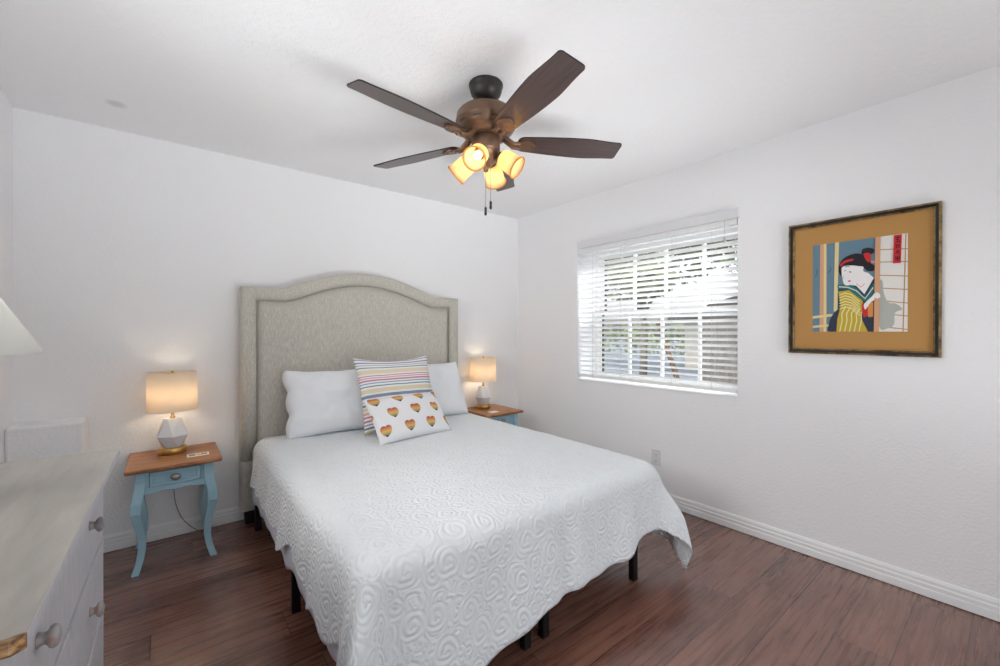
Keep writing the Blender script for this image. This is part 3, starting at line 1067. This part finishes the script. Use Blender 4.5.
def cards():
    t = tag(D.objects.new('note_card', None), 'small white printed card lying on the nightstand beside the dresser', 'card'); COL.objects.link(t)
    t.location = (-2.714, -.305, .5565); t.rotation_euler = (0, 0, R(-2))
    b = bm_new(); box(b, -.052, .052, -.034, .034, 0, .0015); obj('card', b, 'card', t)
    b = bm_new()
    box(b, -.044, -.012, -.022, .022, .0015, .0018); box(b, .014, .044, -.016, .020, .0015, .0018); obj('print', b, 'card_ink', t)
    b = bm_new(); box(b, -.010, .012, -.018, .018, .0015, .0018); obj('emblem', b, 'card_orange', t)
    b = bm_new(); box(b, -.045, .045, -.032, .032, 0, .002)
    o = obj('note_card', b, 'card'); o.location = (-.582, -.345, .5565); o.rotation_euler = (0, 0, R(8))
    tag(o, 'small white card lying in front of the lamp on the nightstand by the window wall', 'card')
cards()

# ------------------------------------------------------------------ ceiling fan
def fan():
    t = thing('ceiling_fan', 'bronze ceiling fan with five dark walnut blades and four lit amber glass shades', 'ceiling fan', (-1.672, -1.699, H))
    b = bm_new(); lathe(b, [(.078, 0), (.081, -.004), (.081, -.012), (.076, -.019), (.0755, -.030), (.070, -.048), (.058, -.064), (.042, -.076), (.032, -.080), (.020, -.081)], 40); obj('canopy', b, 'dark_bronze', t)
    b = bm_new(); lathe(b, [(.0135, -.078), (.0135, -.140)], 20)
    lathe(b, [(.024, -.0815), (.030, -.086), (.028, -.096), (.014, -.100)], 24)
    obj('downrod', b, 'dark_bronze', t)
    b = bm_new()
    lathe(b, [(.03, -.118), (.090, -.121), (.124, -.132), (.138, -.150), (.140, -.176), (.143, -.182), (.143, -.191), (.137, -.196), (.132, -.216), (.116, -.234), (.104, -.238), (.104, -.246), (.088, -.251), (.030, -.252)], 56)
    # vent slots round the lower band
    mh = obj('motor_housing', b, 'bronze', t)
    for k in range(10):
        b = bm_new()
        box(b, .126, .1365, -.018, .018, -.2095, -.2035, mat=Matrix.Rotation(2 * PI * k / 10, 4, 'Z'))
        obj('vent_slot', b, 'gasket', mh)
    zb = -.270
    pitch = -R(13)
    for k in range(5):
        az = R(186.4 - 72 * k + (1.3 if k == 4 else 0))
        e = D.objects.new('blade', None)
        # blade outline
        r0, r1 = .182, .662
        def hw(u):
            return .050 + .020 * math.sin(min(1, u * 1.45) * PI / 2) - .012 * sl((u - .62) / .38)
        n = 26
        side = []
        for i in range(n + 1):
            u = i / n
            side.append((r0 + (r1 - .016 - r0) * u, hw(u)))
        tipw = side[-1][1]
        tip = []
        for i in range(1, 7):
            a = i / 6 * PI / 2
            tip.append((r1 - .016 + .016 * math.sin(a), tipw - .016 * (1 - math.cos(a))))
        rt = []
        for i in range(0, 6):
            a = PI / 2 * (1 - i / 6)
            rt.append((r0 - .03 * math.sin(a), hw(0) - .03 * (1 - math.cos(a)) - .0))
        up = [p for p in rt] + side + tip
        ol = [(x, y) for x, y in up] + [(x, -y) for x, y in up[::-1]]
        b = bm_new()
        prism(b, ol, -.003, .003, axis='z')
        for f in b.faces:
            f.material_index = 1 if abs(f.normal.z) < .5 else 0
        b.normal_update()
        for f in b.faces:
            f.material_index = 0 if abs(f.normal.z) > .5 else 1
        bl = obj('blade', b, ['blade', 'blade_edge'], t)
        bl.matrix_local = Matrix.Translation((0, 0, zb)) @ Matrix.Rotation(az, 4, 'Z') @ Matrix.Rotation(-R((.2, -.2, 0, 0, 1.3)[k]), 4, 'Y') @ Matrix.Rotation(pitch, 4, 'X')
        # bracket: leaf shaped plate under the blade root with an arm to the hub
        b = bm_new()
        pl = []
        for i in range(13):
            u = i / 12
            pl.append((.155 + .085 * u, .018 + .020 * math.sin(PI * min(1, u * 1.1)) ** .8 if u < 1 else .012))
        ol = pl + [(x, -y) for x, y in pl[::-1]]
        prism(b, ol, -.014, -.0035, axis='z')
        tube(b, [(.165, .016, -.012), (.13, .014, -.010), (.10, .012, .014), (.075, .012, .034)], [.010, .010, .010, .009], 8)
        tube(b, [(.165, -.016, -.012), (.13, -.014, -.010), (.10, -.012, .014), (.075, -.012, .034)], [.010, .010, .010, .009], 8)
        for (x, y) in ((.185, .016), (.185, -.016), (.222, 0)):
            lathe(b, [(.006, -.0165), (.0055, -.0135)], 10, Matrix.Translation((x, y, 0)))
        obj('blade_bracket', b, 'bronze', bl, .0015)
    # light kit
    b = bm_new()
    lathe(b, [(.058, -.252), (.066, -.258), (.067, -.312), (.062, -.322), (.052, -.328), (.052, -.350), (.044, -.366), (.030, -.378), (.022, -.390), (.012, -.396), (.012, -.408), (.004, -.414)], 40)
    kit = obj('light_kit', b, 'bronze', t)
    camr = Vector((.7818, -.6235)); camf = Vector((.6235, .7818))
    for i, (rr, ff) in enumerate(((-.30, -.95), (.95, -.30), (.30, .95), (-.95, .30))):
        dv = (camr * rr + camf * ff).normalized()
        d3 = Vector((dv.x, dv.y, 0))
        # arm
        ax = (d3 * .80 + Vector((0, 0, -.60))).normalized()     # axis along which the shade opens
        s0 = Vector((0, 0, -.345)) + d3 * .066
        b = bm_new()
        tube(b, [Vector((0, 0, -.335)) + d3 * .03, Vector((0, 0, -.337)) + d3 * .052, s0], .011, 10)
        q = ax.to_track_quat('Z', 'Y').to_matrix().to_4x4()
        mt = Matrix.Translation(s0) @ q
        lathe(b, [(.010, -.006), (.021, -.002), (.024, .012), (.024, .020), (.018, .022)], 24, mt)
        obj('lamp_arm', b, 'bronze', t)
        b = bm_new()
        prof = [(.026, .012), (.038, .020), (.0450, .035), (.0465, .063), (.0480, .094), (.0530, .110)]
        inn = [(r - .003, z + .0005) for r, z in prof[::-1]]
        lathe(b, prof + inn + [prof[0]], 36, mt, 0, False, False)
        sd = obj('lamp_shade', b, 'amber_glass', t)
        b = bm_new()
        lathe(b, [(.0532, .107), (.0550, .1105), (.0532, .114), (.0498, .1135), (.0490, .110), (.0502, .107), (.0532, .107)], 36, mt, 0, False, False)
        obj('rim', b, 'amber_rim', sd)
        b = bm_new()
        lathe(b, [(.008, .022), (.010, .030), (.0165, .046), (.0175, .056), (.013, .070), (.006, .080), (.001, .083)], 18, mt)
        obj('bulb', b, 'fan_bulb', sd)
    for (rr, ff, z1) in ((.000, -.034, -.590), (.024, -.045, -.565)):
        dv = camr * rr + camf * ff
        b = bm_new()
        tube(b, [(dv.x, dv.y, -.350), (dv.x, dv.y, z1)], .0013, 6)
        pc = obj('pull_chain', b, 'cord_dark', t)
        b = bm_new()
        lathe(b, [(.002, .002), (.0055, -.003), (.0062, -.012), (.0048, -.018), (.0064, -.026), (.0058, -.034), (.003, -.038)], 14, Matrix.Translation((dv.x, dv.y, z1)))
        obj('pull_weight', b, 'dark_bronze', pc)
fan()

# ------------------------------------------------------------------ dresser and the lamp on it
def dresser():
    t = thing('dresser', 'grey painted wooden dresser with round knobs and a worn top edge', 'dresser', (-2.973, -1.501, 0), R(-1.05))
    L, DP, ZT = 1.036, .468, .90
    b = bm_new()
    prism(b, [(-DP, -L), (-.012, -L), (0, -L + .010), (0, 0), (-DP, 0)], ZT - .021, ZT, axis='z')
    b.normal_update()
    for f in b.faces:
        if f.normal.x > .9: f.material_index = 1
    obj('table_top', b, ['grey_top', 'grey_paint'], t, .002)
    xf = -.035; y0, y1 = -.021, -L + .021
    zb = .09
    b = bm_new()
    box(b, -DP + .01, xf - .020, y1, y1 + .018, 0, ZT - .0215); box(b, -DP + .01, xf - .020, y0 - .018, y0, 0, ZT - .0215)
    box(b, -DP + .01, -DP + .02, y1 + .018, y0 - .018, zb, ZT - .0215)
    box(b, -DP + .02, xf - .020, y1 + .018, y0 - .018, zb, zb + .018)
    # front frame
    def fr(ya, yb, za, zz): box(b, xf - .020, xf - .004, ya, yb, za, zz)
    fr(y1, y1 + .012, 0, ZT - .0215); fr(y0 - .012, y0, 0, ZT - .0215)
    for za, zz in ((ZT - .034, ZT - .0215), (.640, .652), (.418, .430), (zb, zb + .02)):
        fr(y1 + .012, y0 - .012, za, zz)
    ym = (y0 + y1) / 2
    fr(ym - .006, ym + .006, zb + .02, .640)
    obj('case', b, 'grey_paint', t, .0015)
    def drawer(ya, yb, za, zz, knobs):
        b = bm_new()
        box(b, xf - .018, xf, ya + .003, yb - .003, za + .003, zz - .003)
        box(b, -DP + .06, xf - .018, ya + .02, yb - .02, za + .01, zz - .03)
        d = obj('drawer', b, 'grey_paint', t, .002)
        for y in knobs:
            b = bm_new()
            mt = Matrix.Translation((xf, y, (za + zz) / 2 + .008)) @ Matrix.Rotation(PI / 2, 4, 'Y')
            lathe(b, [(.0125, 0), (.0115, .002), (.0095, .006), (.0090, .009), (.0110, .012), (.0160, .0145), (.0182, .018), (.0182, .021), (.0160, .0245), (.010, .027), (.003, .0278)], 28, mt)
            obj('knob', b, 'knob', d)
    drawer(y1 + .012, y0 - .012, .652, ZT - .034, (-.287, -.792))
    drawer(ym + .006, y0 - .012, .430, .640, (-.284,)); drawer(y1 + .012, ym - .006, .430, .640, (-.79,))
    drawer(ym + .006, y0 - .012, zb + .02, .418, (-.284,)); drawer(y1 + .012, ym - .006, zb + .02, .418, (-.79,))
dresser()

def dresser_lamp():
    t = thing('table_lamp', 'table lamp with white flared shade standing on the grey dresser', 'lamp', (-3.235, -1.865, .90))
    b = bm_new()
    lathe(b, [(.062, 0), (.064, .006), (.056, .014), (.030, .026), (.040, .055), (.058, .095), (.060, .125), (.046, .170), (.022, .205), (.014, .215), (.014, .235)], 36); obj('base', b, 'ceramic', t)
    b = bm_new(); lathe(b, [(.009, .236), (.009, .315), (.015, .317), (.015, .350), (.010, .352)], 18); obj('neck', b, 'brass', t)
    b = bm_new()
    lathe(b, [(.150, .320), (.150, .328), (.058, .500), (.0555, .500), (.1475, .328), (.1475, .320), (.150, .320)], 56, cap0=False, cap1=False)
    obj('shade', b, 'white_shade', t)
    b = bm_new()
    for k in range(3):
        a = 2 * PI * k / 3
        tube(b, [(0, 0, .492), (.058 * math.cos(a), .058 * math.sin(a), .492)], .0016, 6)
    tube(b, [(0, 0, .352), (0, 0, .498)], .003, 8)
    lathe(b, [(.004, .494), (.008, .502), (.006, .515), (.002, .52)], 14)
    obj('finial', b, 'brass', t)
dresser_lamp()

# ------------------------------------------------------------------ framed print on the right wall
def picture():
    y0, y1, z0, z1 = -3.050, -2.435, 1.150, 1.884      # far right .. far left edge
    t = thing('framed_print', 'framed print of a woman in a yellow striped kimono on an ochre mat', 'picture', (0, (y0 + y1) / 2, (z0 + z1) / 2))
    hw, hh = (y1 - y0) / 2, (z1 - z0) / 2
    # frame: mitred ring with a stepped profile; three bands
    def ring(name, d0, d1, x0, x1, m):
        b = bm_new()
        def rect(d, x): return [b.verts.new((x, sy * (hw - d), sz * (hh - d))) for sy, sz in ((-1, -1), (1, -1), (1, 1), (-1, 1))]
        a, c, e, g = rect(d0, 0 if x0 == 0 else -.002), rect(d0, x0), rect(d1, x1), rect(d1, -.002)
        for A, B in ((a, c), (c, e), (e, g)):
            for k in range(4): b.faces.new((A[k], A[(k + 1) % 4], B[(k + 1) % 4], B[k]))
        return obj(name, b, m, t)
    ring('frame', 0, .009, -.026, -.030, 'gilt')
    ring('frame_inset', .009, .021, -.029, -.024, 'frame_black')
    ring('frame_fillet', .021, .028, -.024, -.020, 'gilt')
    b = bm_new(); box(b, -.012, -.002, -hw + .012, hw - .012, -hh + .012, hh - .012); obj('mat_board', b, 'mat', t)
    # the print: polygons drawn in the flat, in the plane of the sheet
    src = [(68, 122), (575, 63), (572, 592), (60, 590)]
    # homography square -> src, inverted numerically
    def solve(A, y):
        n = len(y)
        Mx = [r[:] + [v] for r, v in zip(A, y)]
        for i in range(n):
            p = max(range(i, n), key=lambda k: abs(Mx[k][i])); Mx[i], Mx[p] = Mx[p], Mx[i]
            for k in range(n):
                if k != i:
                    fct = Mx[k][i] / Mx[i][i]
                    Mx[k] = [a - fct * c for a, c in zip(Mx[k], Mx[i])]
        return [Mx[i][n] / Mx[i][i] for i in range(n)]
    A, yv = [], []
    for (x, y), (u, v) in zip(src, [(0, 1), (1, 1), (1, 0), (0, 0)]):
        A.append([x, y, 1, 0, 0, 0, -u * x, -u * y]); yv.append(u)
        A.append([0, 0, 0, x, y, 1, -v * x, -v * y]); yv.append(v)
    h = solve(A, yv)
    # print rectangle on the mat (y from viewer's left to right decreases)
    py0, py1 = hw - .113, -(hw - .116)
    pz0, pz1 = -hh + .122, hh - .128
    def P(x, y):
        d = h[6] * x + h[7] * y + 1
        u, v = (h[0] * x + h[1] * y + h[2]) / d, (h[3] * x + h[4] * y + h[5]) / d
        u = max(0, min(1, u)); v = max(0, min(1, v))
        return py0 + (py1 - py0) * u, pz0 + (pz1 - pz0) * v
    mats = ['p_blue', 'p_post', 'p_cream', 'p_hair', 'p_skin', 'p_red', 'p_teal', 'p_navy', 'p_yellow', 'p_pale', 'p_screen', 'p_shadow', 'p_line', 'p_pink', 'p_ink', 'p_orange']
    b = bm_new()
    layer = [0]
    def poly(pts, m, smooth=0):
        layer[0] += 1
        x = -.0125 - layer[0] * .00006
        if smooth:
            q = []
            n = len(pts)
            for i in range(n):
                p0, p1, p2, p3 = [Vector(pts[(i + k) % n]) for k in (-1, 0, 1, 2)]
                for k in range(smooth):
                    s = k / smooth
                    q.append(tuple(.5 * ((2 * p1) + (p2 - p0) * s + (2 * p0 - 5 * p1 + 4 * p2 - p3) * s * s + (3 * p1 - p0 - 3 * p2 + p3) * s ** 3)))
            pts = q
        vs = [b.verts.new((x, *P(*p))) for p in pts]
        f = b.faces.new(vs); f.material_index = mats.index(m)
    def stroke(pts, w, m):
        """a brush line of even width"""
        P2 = [Vector(p) for p in pts]
        Lf, Rt = [], []
        for i, p in enumerate(P2):
            d = (P2[min(i + 1, len(P2) - 1)] - P2[max(i - 1, 0)]).normalized()
            nrm = Vector((-d.y, d.x)) * w / 2
            Lf.append(tuple(p + nrm)); Rt.append(tuple(p - nrm))
        poly(Lf + Rt[::-1], m)
    poly(src, 'p_blue')
    poly([(428, 80), (575, 63), (572, 592), (418, 592)], 'p_screen')
    for ya, yb in ((150, 146), (216, 214), (286, 292), (355, 364), (423, 437), (492, 507), (563, 580)):
        stroke([(424, ya), (574, yb)], 5, 'p_line')
    stroke([(565, 63), (548, 592)], 6, 'p_line')
    poly([(424, 330), (440, 320), (446, 380), (470, 432), (510, 440), (545, 470), (505, 490), (500, 550), (470, 572), (420, 560)], 'p_shadow', 5)
    # blue panels with posts
    poly([(108, 118), (142, 113), (136, 592), (98, 592)], 'p_post'); poly([(128, 115), (141, 113), (135, 592), (120, 592)], 'p_cream')
    poly([(188, 108), (209, 105), (196, 480), (176, 480)], 'p_cream')
    poly([(62, 505), (170, 492), (170, 506), (62, 519)], 'p_cream'); poly([(62, 558), (150, 550), (150, 562), (62, 570)], 'p_cream')
    stroke([(80, 290), (92, 262), (84, 250)], 3, 'p_navy'); stroke([(150, 270), (165, 250), (158, 236)], 3, 'p_navy')
    # robe
    poly([(203, 335), (245, 345), (330, 335), (398, 300), (398, 592), (190, 592), (200, 500)], 'p_navy')
    poly([(150, 592), (150, 545), (170, 500), (205, 465), (240, 470), (235, 592)], 'p_navy', 4)
    poly([(203, 372), (260, 365), (330, 420), (335, 430), (325, 520), (360, 592), (190, 592), (196, 520), (215, 450)], 'p_yellow')
    for k in range(6):
        ya = 388 + k * 15
        stroke([(208, ya + 4), (240, ya - 8), (275, ya + 2), (300, ya + 26), (318, ya + 40)], 5, 'p_pale')
    for k in range(5):
        xa = 222 + k * 26
        stroke([(xa + 20, 452 + k * 4), (xa - 2, 492), (xa, 530), (xa - 14, 590)], 6, 'p_pale')
    # collars
    poly([(203, 335), (250, 338), (300, 352), (345, 400), (392, 330), (392, 372), (352, 426), (300, 392), (255, 362), (205, 358)], 'p_teal', 3)
    stroke([(206, 346), (255, 350), (300, 368), (346, 412), (390, 352)], 5, 'p_screen')
    poly([(235, 330), (300, 342), (343, 388), (394, 300), (360, 270), (260, 300)], 'p_skin')
    stroke([(300, 330), (325, 350), (345, 330)], 4, 'p_pink')
    # sleeve and hand
    poly([(330, 435), (360, 452), (365, 500), (340, 515), (330, 490)], 'p_red'); poly([(360, 440), (390, 430), (388, 510), (362, 512)], 'p_orange')
    poly([(340, 445), (356, 425), (385, 398), (400, 378), (420, 385), (428, 405), (405, 415), (378, 432), (358, 458), (345, 470)], 'p_skin', 4)
    # head
    poly([(205, 250), (222, 205), (262, 178), (310, 168), (355, 185), (380, 222), (398, 236), (392, 262), (360, 262), (345, 250), (300, 232), (250, 236), (225, 262), (218, 290)], 'p_hair', 5)
    poly([(330, 170), (335, 146), (365, 138), (395, 146), (392, 166), (365, 178), (345, 176)], 'p_hair', 5)
    poly([(340, 172), (375, 168), (380, 200), (362, 215)], 'p_red', 4)
    poly([(226, 240), (262, 232), (310, 236), (338, 240), (338, 262), (352, 272), (345, 296), (332, 306), (262, 338), (235, 332), (226, 300), (222, 270)], 'p_skin', 5)
    poly([(214, 226), (240, 205), (282, 196), (284, 206), (245, 216), (220, 236)], 'p_red', 3)
    stroke([(240, 240), (256, 236), (266, 240)], 3, 'p_hair'); stroke([(236, 262), (246, 258)], 3, 'p_hair'); stroke([(262, 266), (274, 268)], 5, 'p_hair')
    stroke([(236, 285), (228, 300), (238, 304)], 2, 'p_pink'); stroke([(256, 317), (270, 315)], 7, 'p_red')
    # door post and the red label with its brush characters
    poly([(404, 82), (431, 79), (420, 592), (392, 592)], 'p_post')
    poly([(380, 208), (400, 208), (400, 222), (380, 222)], 'p_pink')
    poly([(404, 380), (422, 384), (428, 404), (408, 412), (396, 402)], 'p_skin', 4)
    poly([(502, 74), (544, 69), (538, 222), (496, 224)], 'p_red')
    for y in (84, 112, 152, 186):
        pass
    S = lambda pts, w=4: stroke(pts, w, 'p_ink')
    S([(510, 88), (536, 85)]); S([(523, 80), (518, 112)]); S([(512, 98), (532, 96)]); S([(510, 112), (534, 108)]); S([(530, 100), (536, 116)])
    S([(510, 128), (534, 125)]); S([(515, 121), (513, 146)]); S([(528, 120), (529, 144)]); S([(512, 138), (531, 136)])
    S([(522, 152), (512, 174)]); S([(518, 160), (533, 176)]); S([(520, 152), (530, 160)])
    S([(511, 186), (513, 208)]); S([(521, 184), (521, 212)]); S([(531, 183), (529, 208)]); S([(511, 196), (531, 194)])
    for f in b.faces:
        f.normal_update()
        if f.normal.x > 0: f.normal_flip()
    obj('print', b, mats, t, recalc=False)
picture()

# ------------------------------------------------------------------ outdoors, beyond the window
def outdoors():
    gz = -.15
    b = bm_new(); box(b, T + .001, 60, -20, 60, gz - .1, gz); o = struct('trim_2', b, 'paving')
    o.name = 'ground'
    # fence on the right
    t = thing('board_fence', 'grey weathered board fence in the yard seen through the window blind', 'fence', (7, 0, gz))
    n = 0
    y = -4.0
    b = bm_new()
    rnd = random.Random(3)
    while y < 1.42:
        box(b, -.012, .012, y, y + .135, .04, 1.66 + rnd.uniform(-.02, .02)); y += .142
    obj('boards', b, 'fence', t)
    b = bm_new()
    for z in (.35, 1.35): box(b, .013, .05, -4.0, 1.55, z, z + .08)
    obj('rails', b, 'fence', t)
    for y in (-4.0, -2.0, 0, 1.45):
        b = bm_new(); box(b, .013, .11, y, y + .1, 0, 1.7); obj('post', b, 'fence', t)
    # leaning post
    b = bm_new(); tube(b, [(3.55, -.05, gz), (3.58, .25, .66), (3.62, .57, 1.46)], [.045, .043, .040], 10)
    tag(obj('leaning_post', b, 'post'), 'brown leaning wooden post in the yard seen through the middle of the blind', 'post')
    # neighbouring outbuilding
    t = thing('outbuilding', 'low building with grey shingle roof behind the board fence', 'building', (13, 2.0, gz))
    b = bm_new(); box(b, 0, 5, -6, 3.0, 0, 1.9); obj('walls', b, 'stucco', t)
    b = bm_new(); prism(b, [(3.5, 1.85), (3.5, 1.98), (-2.0, 3.5), (-7, 1.98), (-7, 1.85)], -.4, 5.4, axis='x'); obj('roof', b, 'roof', t)
    # hedge and trees
    def leaves(b, cx, cy, cz, rx, ry, rz, n, size, rnd):
        for _ in range(n):
            while True:
                p = Vector((rnd.uniform(-1, 1), rnd.uniform(-1, 1), rnd.uniform(-1, 1)))
                if .25 < p.length < 1: break
            c = Vector((cx + p.x * rx, cy + p.y * ry, cz + p.z * rz))
            d = Vector((rnd.gauss(0, 1), rnd.gauss(0, 1), rnd.gauss(0, .7))).normalized()
            s = size * rnd.uniform(.6, 1.3)
            e = d.orthogonal().normalized() * s * .3
            b.faces.new([b.verts.new(c - d * s * .5), b.verts.new(c + e + d * s * .05), b.verts.new(c + d * s * .5), b.verts.new(c - e + d * s * .05)])
    def tree(label, x, y, h, crowns, n, leaf, seed, size=.2, tr=.13):
        rnd = random.Random(seed)
        t = thing('yard_tree', label, 'tree', (x, y, gz), 0, 'trees in the yard')
        b = bm_new()
        tube(b, [(0, 0, 0), (.05, -.03, h * .3), (-.03, .05, h * .6)], [tr, tr * .8, tr * .6], 9)
        for (cx, cy, cz, r) in crowns:
            tube(b, [(-.01, .02, h * .42), (cx * .5, cy * .5, (h * .5 + cz) / 2), (cx, cy, cz)], [tr * .5, tr * .35, tr * .15], 7)
            for _ in range(5):
                dd = Vector((rnd.uniform(-1, 1), rnd.uniform(-1, 1), rnd.uniform(-.5, .8))) * r
                tube(b, [(cx, cy, cz), Vector((cx, cy, cz)) + dd * .5 + Vector((0, 0, .1)), Vector((cx, cy, cz)) + dd], [tr * .16, tr * .12, tr * .05], 5)
        obj('trunk', b, 'bark', t)
        b = bm_new()
        for (cx, cy, cz, r) in crowns: leaves(b, cx, cy, cz, r, r, r * .75, n, size, rnd)
        obj('foliage', b, leaf, t, recalc=False)
    tree('olive leafed tree standing furthest along the yard beyond the blind', 11, 8.0, 5.2, [(-.8, .8, 3.6, 1.5), (.7, -.6, 4.4, 1.6), (0, .4, 5.4, 1.3), (-1.2, -1.0, 4.7, 1.2), (.5, 1.5, 2.9, 1.2)], 1000, 'leaf', 1)
    tree('tree with pale open branches behind the roofed outbuilding', 9.5, 4.6, 4.6, [(-.7, .5, 3.2, 1.1), (.8, -.9, 3.9, 1.3), (.2, .8, 4.3, 1.2), (0, -1.8, 4.4, 1.0), (-.9, -.8, 3.0, .8)], 900, 'leaf2', 2)
    tree('tree whose high crown overhangs the board fence', 10.5, 1.2, 5.0, [(-.5, .6, 3.9, 1.1), (.6, -.8, 4.6, 1.3), (-.3, -1.8, 4.1, 1.0)], 760, 'leaf', 3)
    rnd = random.Random(9)
    b = bm_new()
    for k in range(16): leaves(b, 19 + rnd.uniform(-.4, .4), 4 + k * 1.15, gz + .95, .7, .9, .95, 320, .22, rnd)
    o = obj('hedge', b, 'leaf2', recalc=False)
    tag(o, 'pale green hedge across the far side of the paved yard', 'hedge')
outdoors()
